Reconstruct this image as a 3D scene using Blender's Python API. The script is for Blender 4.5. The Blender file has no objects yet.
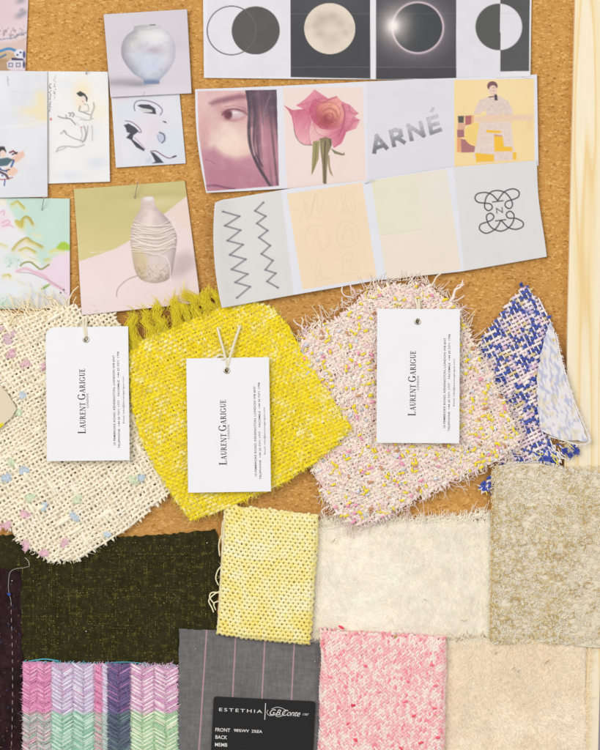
import bpy, bmesh, math
import numpy as np
from mathutils import Matrix, Vector

# ------------------------------------------------------------------ camera, light, exposure
S = 0.0007            # metres per layout unit (a hang tag comes out 57 x 93 mm)
ZC = 0.0              # height of the middle of the view (kept at the origin for precision)
scn = bpy.context.scene
col = scn.collection
cam_d = bpy.data.cameras.new('camera')
cam = bpy.data.objects.new('camera', cam_d); col.objects.link(cam)
CD = 1.25
cam.location = (0, -CD, ZC); cam.rotation_euler = (math.pi / 2, 0, 0)
cam_d.sensor_fit = 'VERTICAL'; cam_d.sensor_height = 36
cam_d.lens = 36 * CD / (750 * S)
cam_d.clip_start = 0.02; cam_d.clip_end = 50
scn.camera = cam

wd = bpy.data.worlds.new('World'); scn.world = wd; wd.use_nodes = True
bg = wd.node_tree.nodes['Background']
bg.inputs[0].default_value = (1.0, 0.985, 0.965, 1); bg.inputs[1].default_value = 0.47

def area(name, loc, target, w, h, power, color):
    l = bpy.data.lights.new(name, 'AREA'); l.shape = 'RECTANGLE'; l.size = w; l.size_y = h
    l.energy = power; l.color = color
    o = bpy.data.objects.new(name, l); col.objects.link(o); o.location = loc
    d = Vector(target) - Vector(loc)
    o.rotation_euler = d.to_track_quat('-Z', 'Y').to_euler()
    return o
area('window_light', (-1.25, -1.75, ZC + 0.75), (0, 0, ZC), 1.4, 1.5, 31, (1.0, 0.975, 0.945))
area('fill_light', (1.5, -1.7, ZC + 0.4), (0, 0, ZC), 1.4, 1.4, 14, (1.0, 0.98, 0.96))  # added weak fill from the right, not a known lamp

vs = scn.view_settings
vs.view_transform = 'Standard'; vs.look = 'None'; vs.exposure = 0.0; vs.gamma = 1.0
vs.use_curve_mapping = False
scn.cycles.max_bounces = 10; scn.cycles.diffuse_bounces = 8; scn.cycles.transparent_max_bounces = 16
scn.cycles.use_denoising = True

# ------------------------------------------------------------------ small maths
K = 0.90
def lin(c):
    c = np.asarray(c, dtype=np.float64) / 255.0
    return np.where(c <= 0.04045, c / 12.92, ((np.maximum(c, 0) + 0.055) / 1.055) ** 2.4)
def alb(c):
    return np.clip(lin(np.clip(c, 0, 255)) * K, 0.002, 0.9)
def fib(c, k=1.22, top=0.93):
    # loose fibres: true reflectance is higher than the tone of the whole cloth, which has gaps
    L = lin(np.clip(c, 0, 255)) * k
    m = np.max(L, axis=-1, keepdims=True)
    return np.maximum(np.where(m > top, L * top / np.maximum(m, 1e-6), L), 0.002)
def W(P):
    P = np.asarray(P, dtype=np.float64)
    out = np.empty_like(P)
    out[..., 0] = (P[..., 0] - 300) * S
    out[..., 1] = -P[..., 2] * S
    out[..., 2] = (375 - P[..., 1]) * S + ZC
    return out
def hash2(i, j, seed):
    n = (i.astype(np.int64) * 374761393 + j.astype(np.int64) * 668265263 + seed * 144269) & 0x7fffffff
    n = ((n ^ (n >> 13)) * 1274126177) & 0x7fffffff
    return ((n ^ (n >> 16)) & 0xffff) / 65535.0
def vnoise(u, v, sc, seed=0):
    x = np.asarray(u, dtype=np.float64) / sc; y = np.asarray(v, dtype=np.float64) / sc
    i = np.floor(x); j = np.floor(y); fx = x - i; fy = y - j
    fx = fx * fx * (3 - 2 * fx); fy = fy * fy * (3 - 2 * fy)
    a = hash2(i, j, seed); b = hash2(i + 1, j, seed); c = hash2(i, j + 1, seed); d = hash2(i + 1, j + 1, seed)
    return (a * (1 - fx) + b * fx) * (1 - fy) + (c * (1 - fx) + d * fx) * fy
def fnoise(u, v, sc, seed=0):
    return (vnoise(u, v, sc, seed) * 0.55 + vnoise(u, v, sc / 2, seed + 7) * 0.28 + vnoise(u, v, sc / 4, seed + 13) * 0.17)
def sstep(a, b, x):
    t = np.clip((np.asarray(x, dtype=np.float64) - a) / (b - a), 0, 1); return t * t * (3 - 2 * t)
def spline(pts, n=12, closed=False):
    p = np.asarray(pts, dtype=np.float64)
    if closed: p = np.vstack([p[-1], p, p[0], p[1]])
    else: p = np.vstack([2 * p[0] - p[1], p, 2 * p[-1] - p[-2]])
    out = []
    t = np.linspace(0, 1, n, endpoint=False)[:, None]
    for k in range(1, len(p) - 2):
        a, b, c, d = p[k - 1], p[k], p[k + 1], p[k + 2]
        out.append(0.5 * (2 * b + (c - a) * t + (2 * a - 5 * b + 4 * c - d) * t ** 2 + (3 * b - a - 3 * c + d) * t ** 3))
    out.append(p[-2][None])
    return np.vstack(out)
def inside(poly, u, v):
    poly = np.asarray(poly, dtype=np.float64); r = np.zeros(np.shape(u), bool)
    x1, y1 = poly[-1]
    for x2, y2 in poly:
        c = ((y1 > v) != (y2 > v))
        with np.errstate(divide='ignore', invalid='ignore'):
            r ^= c & (u < (x2 - x1) * (v - y1) / (y2 - y1 + 1e-12) + x1)
        x1, y1 = x2, y2
    return r
def segdist(u, v, pts, closed=False):
    d = np.full(np.shape(u), 1e9)
    p = np.asarray(pts, dtype=np.float64)
    q = np.roll(p, -1, 0) if closed else p[1:]
    for (ax, ay), (bx, by) in zip(p if closed else p[:-1], q):
        dx, dy = bx - ax, by - ay; L = dx * dx + dy * dy + 1e-12
        t = np.clip(((u - ax) * dx + (v - ay) * dy) / L, 0, 1)
        d = np.minimum(d, (u - ax - t * dx) ** 2 + (v - ay - t * dy) ** 2)
    return np.sqrt(d)

# ------------------------------------------------------------------ object helpers
def fast_mesh(name, V, F, C=None, smooth=True):
    """V (n,3) metres, F (m,k) faces of one size, C (n,3) linear colour"""
    me = bpy.data.meshes.new(name)
    n = len(V); m, k = F.shape
    me.vertices.add(n); me.vertices.foreach_set('co', np.ascontiguousarray(V, dtype=np.float32).ravel())
    me.loops.add(m * k); me.loops.foreach_set('vertex_index', np.ascontiguousarray(F, dtype=np.int32).ravel())
    me.polygons.add(m)
    me.polygons.foreach_set('loop_start', np.arange(0, m * k, k, dtype=np.int32))
    me.polygons.foreach_set('loop_total', np.full(m, k, dtype=np.int32))
    me.polygons.foreach_set('use_smooth', np.full(m, smooth, dtype=bool))
    me.update(calc_edges=True)
    if C is not None:
        at = me.color_attributes.new('Col', 'FLOAT_COLOR', 'POINT')
        cc = np.ones((n, 4), np.float32); cc[:, :3] = C
        at.data.foreach_set('color', cc.ravel())
    return me

class Thing:
    def __init__(self, name, label, cat, u, v, h=0, group=None):
        self.o = bpy.data.objects.new(name, None); col.objects.link(self.o)
        self.o.empty_display_size = 0.01
        self.org = W([u, v, h]); self.o.location = self.org
        self.o['label'] = label; self.o['category'] = cat
        if group: self.o['group'] = group
    def part(self, name, P, F, C, mat, stuff=False, smooth=True, parent=None, label=None):
        V = W(P) - self.org
        if name in ('fuzz', 'pile', 'edge_hair'): smooth = False
        me = fast_mesh(name, V, F, C, smooth); me.materials.append(mat)
        o = bpy.data.objects.new(name, me); col.objects.link(o); o.parent = parent or self.o
        if stuff: o['kind'] = 'stuff'
        if label: o['label'] = label
        return o
    def raw(self, name, me, mat, parent=None):
        me.materials.append(mat); o = bpy.data.objects.new(name, me); col.objects.link(o); o.parent = parent or self.o
        return o
def single(name, P, F, C, mat, label, cat, group=None, smooth=True):
    P = np.asarray(P, dtype=np.float64)
    org = W([P[:, 0].mean(), P[:, 1].mean(), P[:, 2].min()])
    me = fast_mesh(name, W(P) - org, F, C, smooth); me.materials.append(mat)
    o = bpy.data.objects.new(name, me); col.objects.link(o); o.location = org
    o['label'] = label; o['category'] = cat
    if group: o['group'] = group
    return o

class Geo:
    """collects tubes and sheets (layout units), gives P, F, C"""
    def __init__(s): s.P = []; s.F = []; s.C = []; s.n = 0
    def add(s, P, F, C):
        s.P.append(P.reshape(-1, 3)); s.F.append(F + s.n); s.C.append(np.broadcast_to(C, (len(s.P[-1]), 3))); s.n += len(s.P[-1])
    def tubes(s, P, R, C, sides=5):
        P = np.asarray(P, dtype=np.float64); N, n, _ = P.shape
        R = np.broadcast_to(R, (N, n)); C = np.broadcast_to(C, (N, n, 3))
        T = np.gradient(P, axis=1); T /= np.linalg.norm(T, axis=2, keepdims=True) + 1e-9
        ref = np.zeros_like(T); ref[..., 2] = 1.0
        alt = np.abs(T[..., 2]).mean(1) > 0.85
        ref[alt] = (0.6, 0.8, 0)
        A = np.cross(T, ref); A /= np.linalg.norm(A, axis=2, keepdims=True) + 1e-9
        B = np.cross(A, T)
        th = np.arange(sides) * 2 * math.pi / sides
        V = P[:, :, None] + R[:, :, None, None] * (A[:, :, None] * np.cos(th)[:, None] + B[:, :, None] * np.sin(th)[:, None])
        CC = np.repeat(C[:, :, None], sides, 2)
        i = np.arange(n - 1)[:, None]; j = np.arange(sides)[None]; j2 = (j + 1) % sides
        f = np.stack([i * sides + j, i * sides + j2, (i + 1) * sides + j2, (i + 1) * sides + j], -1).reshape(-1, 4)
        F = (f[None] + (np.arange(N) * n * sides)[:, None, None]).reshape(-1, 4)
        s.add(V, F, CC.reshape(-1, 3))
    def tube(s, pts, r, c, sides=5, taper=True):
        P = np.asarray(pts, dtype=np.float64)[None]; n = P.shape[1]
        R = np.broadcast_to(np.asarray(r, dtype=np.float64), (1, n)).copy()
        if taper: R[:, 0] *= 0.25; R[:, -1] *= 0.25
        s.tubes(P, R, np.broadcast_to(c, (n, 3))[None], sides)
    def get(s): return np.vstack(s.P), np.vstack(s.F), np.vstack(s.C)

def grid_faces(nu, nv):
    i = np.arange(nv - 1)[:, None]; j = np.arange(nu - 1)[None]
    a = i * nu + j
    return np.stack([a, a + nu, a + nu + 1, a + 1], -1).reshape(-1, 4)
def skirted(P, C, nu, nv, thick):
    """grid with a turned-down edge of its own thickness and a back"""
    F = [grid_faces(nu, nv)]
    idx = np.concatenate([np.arange(nu), np.arange(1, nv) * nu + nu - 1, (nv - 1) * nu + np.arange(nu - 2, -1, -1), np.arange(nv - 2, 0, -1) * nu])
    low = P[idx].copy(); low[:, 2] -= thick
    n = len(P); m = len(idx); k = np.arange(m); k2 = (k + 1) % m
    F.append(np.stack([idx[k], idx[k2], n + k2, n + k], -1))
    return np.vstack([P, low]), np.vstack(F), np.vstack([C, C[idx]])
def poly_edge(pts, s):
    p = np.asarray(pts, dtype=np.float64)
    L = np.concatenate([[0], np.cumsum(np.linalg.norm(np.diff(p, axis=0), axis=1))]); L /= L[-1]
    return np.stack([np.interp(s, L, p[:, 0]), np.interp(s, L, p[:, 1])], -1)
def sheet(top, bottom, nu, nv, hf, bend=None, rough=0, seed=0):
    s, t = np.meshgrid(np.linspace(0, 1, nu), np.linspace(0, 1, nv))
    s = s.ravel(); t = t.ravel()
    P = poly_edge(top, s) * (1 - t)[:, None] + poly_edge(bottom, s) * t[:, None]
    if bend is not None: P = P + bend(s, t)
    if rough:
        e = np.minimum.reduce([s, 1 - s, t, 1 - t]); w = np.exp(-e * 60)
        P[:, 0] += (vnoise(P[:, 1], P[:, 0] * 0.1, 3, seed) - .5) * rough * w
        P[:, 1] += (vnoise(P[:, 0], P[:, 1] * 0.1, 3, seed + 3) - .5) * rough * w
    h = hf(P[:, 0], P[:, 1], s, t)
    return np.column_stack([P, h]), s, t

# ------------------------------------------------------------------ materials
def mat(name, rough=0.85, spec=0.3, color=None, attr=True, vary=0.0, vscale=900, bump=0.0, bscale=2500, sheen=0.0, metallic=0, transl=0.0, sub=0.0):
    m = bpy.data.materials.new(name); m.use_nodes = True
    nt = m.node_tree; N = nt.nodes; L = nt.links; bs = N['Principled BSDF']
    bs.inputs['Roughness'].default_value = rough; bs.inputs['Specular IOR Level'].default_value = spec
    bs.inputs['Metallic'].default_value = metallic
    if sheen: bs.inputs['Sheen Weight'].default_value = sheen; bs.inputs['Sheen Roughness'].default_value = 0.5
    tc = N.new('ShaderNodeTexCoord')
    if attr:
        a = N.new('ShaderNodeAttribute'); a.attribute_name = 'Col'; src = a.outputs['Color']
    else:
        rgb = N.new('ShaderNodeRGB'); rgb.outputs[0].default_value = (*color, 1); src = rgb.outputs[0]
    if vary:
        nz = N.new('ShaderNodeTexNoise'); nz.inputs['Scale'].default_value = vscale; nz.inputs['Detail'].default_value = 3
        L.new(tc.outputs['Object'], nz.inputs['Vector'])
        mr = N.new('ShaderNodeMapRange'); mr.inputs[1].default_value = 0.25; mr.inputs[2].default_value = 0.75
        mr.inputs[3].default_value = 1 - vary; mr.inputs[4].default_value = 1 + vary
        L.new(nz.outputs['Fac'], mr.inputs[0])
        mx = N.new('ShaderNodeMix'); mx.data_type = 'RGBA'; mx.blend_type = 'MULTIPLY'; mx.inputs[0].default_value = 1
        L.new(src, mx.inputs[6]); L.new(mr.outputs[0], mx.inputs[7]); src = mx.outputs[2]
    L.new(src, bs.inputs['Base Color'])
    if bump:
        nz = N.new('ShaderNodeTexNoise'); nz.inputs['Scale'].default_value = bscale; nz.inputs['Detail'].default_value = 4
        L.new(tc.outputs['Object'], nz.inputs['Vector'])
        b = N.new('ShaderNodeBump'); b.inputs['Strength'].default_value = bump; b.inputs['Distance'].default_value = 0.0003
        L.new(nz.outputs['Fac'], b.inputs['Height']); L.new(b.outputs[0], bs.inputs['Normal'])
    if transl:
        tr = N.new('ShaderNodeBsdfTranslucent'); L.new(src, tr.inputs[0])
        ms = N.new('ShaderNodeMixShader'); ms.inputs[0].default_value = transl
        L.new(bs.outputs[0], ms.inputs[1]); L.new(tr.outputs[0], ms.inputs[2]); L.new(ms.outputs[0], N['Material Output'].inputs[0])
    return m
M_paper = mat('printed paper', 0.55, 0.3, vary=0.02, vscale=60, bump=0.06, bscale=900)
M_photo = mat('semi gloss photo paper', 0.4, 0.35, vary=0.02, vscale=60, bump=0.03, bscale=500)
M_yarn = mat('wool yarn', 0.95, 0.1, vary=0.13, vscale=1800, sheen=0.1)
M_cotton = mat('cotton yarn', 0.85, 0.2, vary=0.08, vscale=1500)
M_fur = mat('soft fur', 0.9, 0.1, vary=0.04, vscale=150)
M_lace = mat('embroidery thread', 0.5, 0.4, vary=0.06, vscale=900)
M_cloth = mat('fine cloth', 0.95, 0.1, vary=0.12, vscale=2600, bump=0.5, bscale=3000, sheen=0.0)
M_card = mat('white tag card', 0.6, 0.3, attr=False, color=tuple(alb((247, 247, 250))), vary=0.015, vscale=40, bump=0.06, bscale=800)
M_ink = mat('black ink', 0.6, 0.2, attr=False, color=(0.03, 0.03, 0.033), vary=0.3, vscale=3000)
M_ink2 = mat('grey small ink', 0.6, 0.2, attr=False, color=(0.05, 0.05, 0.055), vary=0.3, vscale=3000)
M_steel = mat('pin steel', 0.3, 0.5, attr=False, color=(0.55, 0.53, 0.48), metallic=1, vary=0.1)
M_brass = mat('eyelet metal', 0.28, 0.5, attr=False, color=(0.62, 0.58, 0.50), metallic=1, vary=0.12)
M_blackcard = mat('black label card', 0.5, 0.3, attr=False, color=(0.011, 0.011, 0.012), vary=0.15, bump=0.03)
M_white = mat('white print', 0.6, 0.2, attr=False, color=(0.72, 0.72, 0.72), vary=0.05)

def m_cork():
    m = bpy.data.materials.new('cork'); m.use_nodes = True
    nt = m.node_tree; N = nt.nodes; L = nt.links; bs = N['Principled BSDF']
    bs.inputs['Roughness'].default_value = 0.85; bs.inputs['Specular IOR Level'].default_value = 0.15
    tc = N.new('ShaderNodeTexCoord')
    def ns(sc, det=3, dist=0):
        n = N.new('ShaderNodeTexNoise'); n.inputs['Scale'].default_value = sc; n.inputs['Detail'].default_value = det
        n.inputs['Distortion'].default_value = dist; L.new(tc.outputs['Object'], n.inputs['Vector']); return n
    mp = N.new('ShaderNodeMapping'); mp.inputs['Scale'].default_value = (1, 1, 1.6); mp.inputs['Rotation'].default_value = (0, 0.2, 0)
    L.new(tc.outputs['Object'], mp.inputs['Vector'])
    v = N.new('ShaderNodeTexVoronoi'); v.inputs['Scale'].default_value = 560; L.new(mp.outputs[0], v.inputs['Vector'])
    sepv = N.new('ShaderNodeSeparateColor'); L.new(v.outputs['Color'], sepv.inputs[0])
    ramp = N.new('ShaderNodeValToRGB'); e = ramp.color_ramp.elements
    def c4(c): return (*[float(x) for x in alb(c)], 1)
    e[0].position = 0.0; e[0].color = c4((174, 124, 60)); e[1].position = 1.0; e[1].color = c4((232, 190, 120))
    for p, c in ((0.10, (201, 146, 77)), (0.5, (212, 158, 88)), (0.85, (218, 166, 96))):
        k = e.new(p); k.color = c4(c)
    L.new(sepv.outputs[0], ramp.inputs[0])
    n1 = ns(1300, 4); n2 = ns(160, 3); n3 = ns(14, 2)
    r1 = N.new('ShaderNodeValToRGB'); r1.color_ramp.elements[0].position = 0.25; r1.color_ramp.elements[0].color = (0.70, 0.63, 0.54, 1)
    r1.color_ramp.elements[1].position = 0.62; r1.color_ramp.elements[1].color = (1.12, 1.12, 1.1, 1)
    L.new(n1.outputs['Fac'], r1.inputs[0])
    mx = N.new('ShaderNodeMix'); mx.data_type = 'RGBA'; mx.blend_type = 'MULTIPLY'; mx.inputs[0].default_value = 0.8
    L.new(ramp.outputs[0], mx.inputs[6]); L.new(r1.outputs[0], mx.inputs[7])
    # dark bark specks and pale grains
    r2 = N.new('ShaderNodeValToRGB'); r2.color_ramp.elements[0].position = 0.70; r2.color_ramp.elements[0].color = (0, 0, 0, 1)
    r2.color_ramp.elements[1].position = 0.76; r2.color_ramp.elements[1].color = (1, 1, 1, 1)
    nd = ns(760, 2, 0.4); L.new(nd.outputs['Fac'], r2.inputs[0])
    md = N.new('ShaderNodeMix'); md.data_type = 'RGBA'; L.new(r2.outputs[0], md.inputs[0])
    L.new(mx.outputs[2], md.inputs[6]); md.inputs[7].default_value = c4((140, 88, 42))
    r3 = N.new('ShaderNodeValToRGB'); r3.color_ramp.elements[0].position = 0.66; r3.color_ramp.elements[0].color = (0, 0, 0, 1)
    r3.color_ramp.elements[1].position = 0.74; r3.color_ramp.elements[1].color = (1, 1, 1, 1)
    ng = ns(640, 2, 0.2); mo = N.new('ShaderNodeVectorMath'); mo.inputs[1].default_value = (3.3, 1.1, 5.7)
    L.new(tc.outputs['Object'], mo.inputs[0]); L.new(mo.outputs[0], ng.inputs['Vector']); L.new(ng.outputs['Fac'], r3.inputs[0])
    mg = N.new('ShaderNodeMix'); mg.data_type = 'RGBA'; L.new(r3.outputs[0], mg.inputs[0])
    L.new(md.outputs[2], mg.inputs[6]); mg.inputs[7].default_value = c4((236, 192, 124))
    # slow random tone drift, slightly lighter and darker across the cork
    mr = N.new('ShaderNodeMapRange'); mr.inputs[1].default_value = 0.35; mr.inputs[2].default_value = 0.65; mr.inputs[3].default_value = 0.94; mr.inputs[4].default_value = 1.05
    L.new(n3.outputs['Fac'], mr.inputs[0])
    mm = N.new('ShaderNodeMix'); mm.data_type = 'RGBA'; mm.blend_type = 'MULTIPLY'; mm.inputs[0].default_value = 1
    L.new(mg.outputs[2], mm.inputs[6]); L.new(mr.outputs[0], mm.inputs[7])
    L.new(mm.outputs[2], bs.inputs['Base Color'])
    ad = N.new('ShaderNodeMath'); L.new(n1.outputs['Fac'], ad.inputs[0]); L.new(v.outputs['Distance'], ad.inputs[1])
    b = N.new('ShaderNodeBump'); b.inputs['Strength'].default_value = 0.4; b.inputs['Distance'].default_value = 0.0005
    L.new(ad.outputs[0], b.inputs['Height']); L.new(b.outputs[0], bs.inputs['Normal'])
    return m
def m_wood():
    m = bpy.data.materials.new('pine wood'); m.use_nodes = True
    nt = m.node_tree; N = nt.nodes; L = nt.links; bs = N['Principled BSDF']
    bs.inputs['Roughness'].default_value = 0.55; bs.inputs['Specular IOR Level'].default_value = 0.3
    tc = N.new('ShaderNodeTexCoord')
    mp = N.new('ShaderNodeMapping'); mp.inputs['Scale'].default_value = (1, 1, 0.055); L.new(tc.outputs['Object'], mp.inputs['Vector'])
    n = N.new('ShaderNodeTexNoise'); n.inputs['Scale'].default_value = 42; n.inputs['Detail'].default_value = 1.5; L.new(mp.outputs[0], n.inputs['Vector'])
    mu = N.new('ShaderNodeMath'); mu.operation = 'MULTIPLY'; mu.inputs[1].default_value = 5.5; L.new(n.outputs['Fac'], mu.inputs[0])
    fr = N.new('ShaderNodeMath'); fr.operation = 'FRACT'; L.new(mu.outputs[0], fr.inputs[0])
    r = N.new('ShaderNodeValToRGB'); e = r.color_ramp.elements
    def c4(c): return (*[float(x) for x in alb(c)], 1)
    e[0].position = 0; e[0].color = c4((255, 242, 214)); e[1].position = 1; e[1].color = c4((255, 242, 214))
    for p, c in ((0.5, (254, 239, 206)), (0.78, (252, 231, 186)), (0.87, (248, 216, 156)), (0.93, (253, 236, 200))):
        k = e.new(p); k.color = c4(c)
    L.new(fr.outputs[0], r.inputs[0])
    n2 = N.new('ShaderNodeTexNoise'); n2.inputs['Scale'].default_value = 900; n2.inputs['Detail'].default_value = 2; L.new(mp.outputs[0], n2.inputs['Vector'])
    mr = N.new('ShaderNodeMapRange'); mr.inputs[3].default_value = 0.93; mr.inputs[4].default_value = 1.06; L.new(n2.outputs['Fac'], mr.inputs[0])
    mx = N.new('ShaderNodeMix'); mx.data_type = 'RGBA'; mx.blend_type = 'MULTIPLY'; mx.inputs[0].default_value = 1
    L.new(r.outputs[0], mx.inputs[6]); L.new(mr.outputs[0], mx.inputs[7]); L.new(mx.outputs[2], bs.inputs['Base Color'])
    b = N.new('ShaderNodeBump'); b.inputs['Strength'].default_value = 0.15; b.inputs['Distance'].default_value = 0.0003
    L.new(n2.outputs['Fac'], b.inputs['Height']); L.new(b.outputs[0], bs.inputs['Normal'])
    return m

# ------------------------------------------------------------------ setting: wall and pin board
def box_part(name, quad, h0, h1, material, thing=None, bevel=0.0):
    """prism over a 4-point outline in layout units"""
    bm = bmesh.new(); org = thing.org if thing else np.zeros(3)
    lo = [bm.verts.new(W([u, v, h0]) - org) for u, v in quad]; hi = [bm.verts.new(W([u, v, h1]) - org) for u, v in quad]
    bm.faces.new(hi); bm.faces.new(lo[::-1])
    for k in range(len(quad)):
        k2 = (k + 1) % len(quad); bm.faces.new([hi[k], lo[k], lo[k2], hi[k2]])
    bmesh.ops.recalc_face_normals(bm, faces=bm.faces)
    if bevel: bmesh.ops.bevel(bm, geom=list(bm.edges), offset=bevel * S, segments=3, profile=0.5, affect='EDGES')
    me = bpy.data.meshes.new(name); bm.to_mesh(me); bm.free()
    for p in me.polygons: p.use_smooth = False
    me.materials.append(material)
    o = bpy.data.objects.new(name, me); col.objects.link(o)
    if thing: o.parent = thing.o
    return o
wall = box_part('wall', [(-900, -700), (1500, -700), (1500, 1400), (-900, 1400)], -60, -34,
                mat('lilac grey wall paint', 0.8, 0.2, attr=False, color=tuple(alb((186, 180, 204))), vary=0.03, vscale=30, bump=0.1, bscale=300))
wall['kind'] = 'structure'
FH = 7.0
board = Thing('cork_board', 'cork pin board with a pale pine frame rail', 'pin board', 300, 1100, 0)
box_part('cork_panel', [(-700, -420), (604, -420), (568, 1100), (-700, 1100)], -22, 0, m_cork(), board)
box_part('frame_rail', [(584, -420), (626, -420), (588.5, 1100), (548.5, 1100)], -33, FH, m_wood(), board, bevel=0.9)

# ------------------------------------------------------------------ drawing prints on paper
class Art:
    def __init__(s, P, bgc):
        s.u = P[:, 0]; s.v = P[:, 1]; s.c = np.empty((len(P), 3)); s.c[:] = bgc
    def mix(s, a, c):
        a = np.clip(a, 0, 1)[:, None]; s.c = s.c * (1 - a) + np.asarray(c, dtype=np.float64) * a
    def box(s, u0, v0, u1, v1): return (s.u > u0) & (s.u < u1) & (s.v > v0) & (s.v < v1)
    def poly(s, pts, c, a=1.0, soft=0.6, clip=None):
        p = np.asarray(pts, dtype=np.float64); m = soft + 1
        b = s.box(p[:, 0].min() - m, p[:, 1].min() - m, p[:, 0].max() + m, p[:, 1].max() + m)
        A = np.zeros(len(s.u)); u = s.u[b]; v = s.v[b]
        d = segdist(u, v, p, True); d = np.where(inside(p, u, v), -d, d)
        A[b] = np.clip(0.5 - d / soft, 0, 1) * a
        if clip is not None: A *= clip
        s.mix(A, c); return A
    def ell(s, cx, cy, rx, ry, c, a=1.0, soft=0.6, rot=0.0, clip=None):
        x = s.u - cx; y = s.v - cy; ca, sa = math.cos(rot), math.sin(rot)
        X = (x * ca + y * sa) / rx; Y = (-x * sa + y * ca) / ry
        d = (np.sqrt(X * X + Y * Y) - 1) * min(rx, ry)
        A = np.clip(0.5 - d / soft, 0, 1) * a
        if clip is not None: A = A * clip
        s.mix(A, c); return A
    def blob(s, cx, cy, rx, ry, c, a=1.0, rot=0.0, clip=None):
        x = s.u - cx; y = s.v - cy; ca, sa = math.cos(rot), math.sin(rot)
        X = (x * ca + y * sa) / rx; Y = (-x * sa + y * ca) / ry
        A = np.exp(-(X * X + Y * Y)) * a
        if clip is not None: A = A * clip
        s.mix(A, c)
    def line(s, pts, w, c, a=1.0, soft=0.6, smooth=False, clip=None, taper=None):
        p = spline(pts, 8) if smooth else np.asarray(pts, dtype=np.float64); m = w + soft + 1
        b = s.box(p[:, 0].min() - m, p[:, 1].min() - m, p[:, 0].max() + m, p[:, 1].max() + m)
        A = np.zeros(len(s.u)); d = segdist(s.u[b], s.v[b], p)
        A[b] = np.clip(0.5 - (d - w / 2) / soft, 0, 1) * a
        if clip is not None: A *= clip
        s.mix(A, c)
    def butt(s, pts, w, c, a=1.0, soft=0.8):
        p = np.asarray(pts, dtype=np.float64)
        for k in range(len(p) - 1):
            d = p[k + 1] - p[k]; L = np.linalg.norm(d); d = d / L; n = np.array([-d[1], d[0]]) * w / 2
            e0 = d * (w / 2 if k else .9); e1 = d * (w / 2 if k < len(p) - 2 else .9)
            s.poly([p[k] - e0 - n, p[k + 1] + e1 - n, p[k + 1] + e1 + n, p[k] - e0 + n], c, a, soft)
    def grain(s, amt, sc, seed=0):
        s.c = s.c + ((fnoise(s.u, s.v, sc, seed) - 0.5) * 2 * amt)[:, None]
    def quadmask(s, pts, soft=0.6):
        p = np.asarray(pts, dtype=np.float64); d = segdist(s.u, s.v, p, True)
        d = np.where(inside(p, s.u, s.v), -d, d); return np.clip(0.5 - d / soft, 0, 1)
def Z(ou, ov, sc, pts): return [(ou + x / sc, ov + y / sc) for x, y in pts]

def paper(name, top, bottom, hf, art, label, cat, material=M_paper, pitch=0.66, bend=None, bgc=(240, 240, 242), group=None):
    wdt = max(np.linalg.norm(np.diff(np.array(top), axis=0), axis=1).sum(), 1); hgt = np.linalg.norm(np.array(top[0]) - np.array(bottom[0]))
    nu = int(wdt / pitch) + 2; nv = int(hgt / pitch) + 2
    P, s, t = sheet(top, bottom, nu, nv, hf, bend)
    A = Art(P, bgc); art(A, s, t)
    P2, F, C = skirted(P, alb(A.c), nu, nv, 0.35)
    return single(name, P2, F, C, material, label, cat, group)

exec_prints = []
# --- strip with circles and moons
def art_moons(A, s, t):
    A.c[:] = (236, 235, 240); u, v = A.u, A.v
    def scan(clip):
        for y in (14.0, 67.5): A.line([(200, y), (540, y)], 0.5, (150, 150, 152), 0.55, clip=clip)
    A.poly([(207, -10), (289.5, -10), (289.5, 77), (207, 77)], (230, 228, 234))
    A.ell(255.8, 30.8, 24, 24, (90, 90, 90)); A.grain(3, 9, 4)
    d = np.abs(np.hypot(u - 231.6, v - 30.8) - 24.3); A.mix(np.clip(1.0 - (d - 0.25) / 0.6, 0, 1), (104, 104, 106))
    q2 = A.poly([(290.3, -10), (370, -10), (370.3, 79), (290.6, 77.6)], (72, 72, 77)); A.blob(335, -5, 50, 26, (92, 92, 96), 0.6, clip=q2)
    scan(q2 * 0.8)
    A.ell(329.7, 29, 25.5, 25.5, (232, 219, 203))
    mo = A.quadmask([(329.7 + 25 * math.cos(k * .262), 29 + 25 * math.sin(k * .262)) for k in range(24)], 2)
    for x, y, r, a in ((322, 20, 8, .5), (333, 17, 6, .45), (340, 24, 7, .35), (320, 34, 6, .4), (332, 40, 9, .25), (316, 26, 5, .4), (345, 33, 4, .3)):
        A.blob(x, y, r, r * .8, (190, 176, 164), min(1, a * 1.5), clip=mo)
    A.mix(mo * np.clip((fnoise(u, v, 9, 3) - .5) * 1.6, 0, .6), (206, 192, 178))
    q3 = A.poly([(376, -10), (456, -10), (456, 78.6), (376, 79.6)], (78, 76, 81))
    r = np.hypot(u - 417.7, v - 28)
    A.mix(q3 * np.exp(-np.maximum(r - 24.5, 0) / 9) * 0.55, (172, 160, 168))
    A.mix(q3 * np.exp(-((r - 25.2) / 1.3) ** 2) * 0.9, (226, 206, 214))
    A.mix(np.clip(0.5 - (r - 24.4), 0, 1), (70, 72, 75))
    A.blob(405, 22, 7, 9, (106, 106, 110), .7); A.blob(404, 37, 5, 8, (100, 100, 104), .5)
    for rr, a in ((22, .28), (13, .5), (7, .95), (4, 1)): A.blob(393.3, 26, rr * .85, rr, (255, 244, 240), a, clip=q3)
    scan(q3 * 0.7); A.mix(q3 * (v > 68) * 0.5, (66, 66, 70))
    A.poly([(456.8, -10), (500, -10), (500, 79), (456.8, 79)], (228, 227, 233))
    q4 = A.poly([(500, -10), (529.6, -10), (528.6, 71.6), (500, 72)], (86, 88, 88)); A.grain(2.5, 7, 9)
    c = np.clip(0.5 - (np.hypot(u - 498.6, v - 27.3) - 23.3), 0, 1)
    A.mix(c * (u < 500), (88, 90, 88)); A.mix(c * (u >= 500), (229, 228, 234)); scan(q4 * 0.35)
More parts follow.
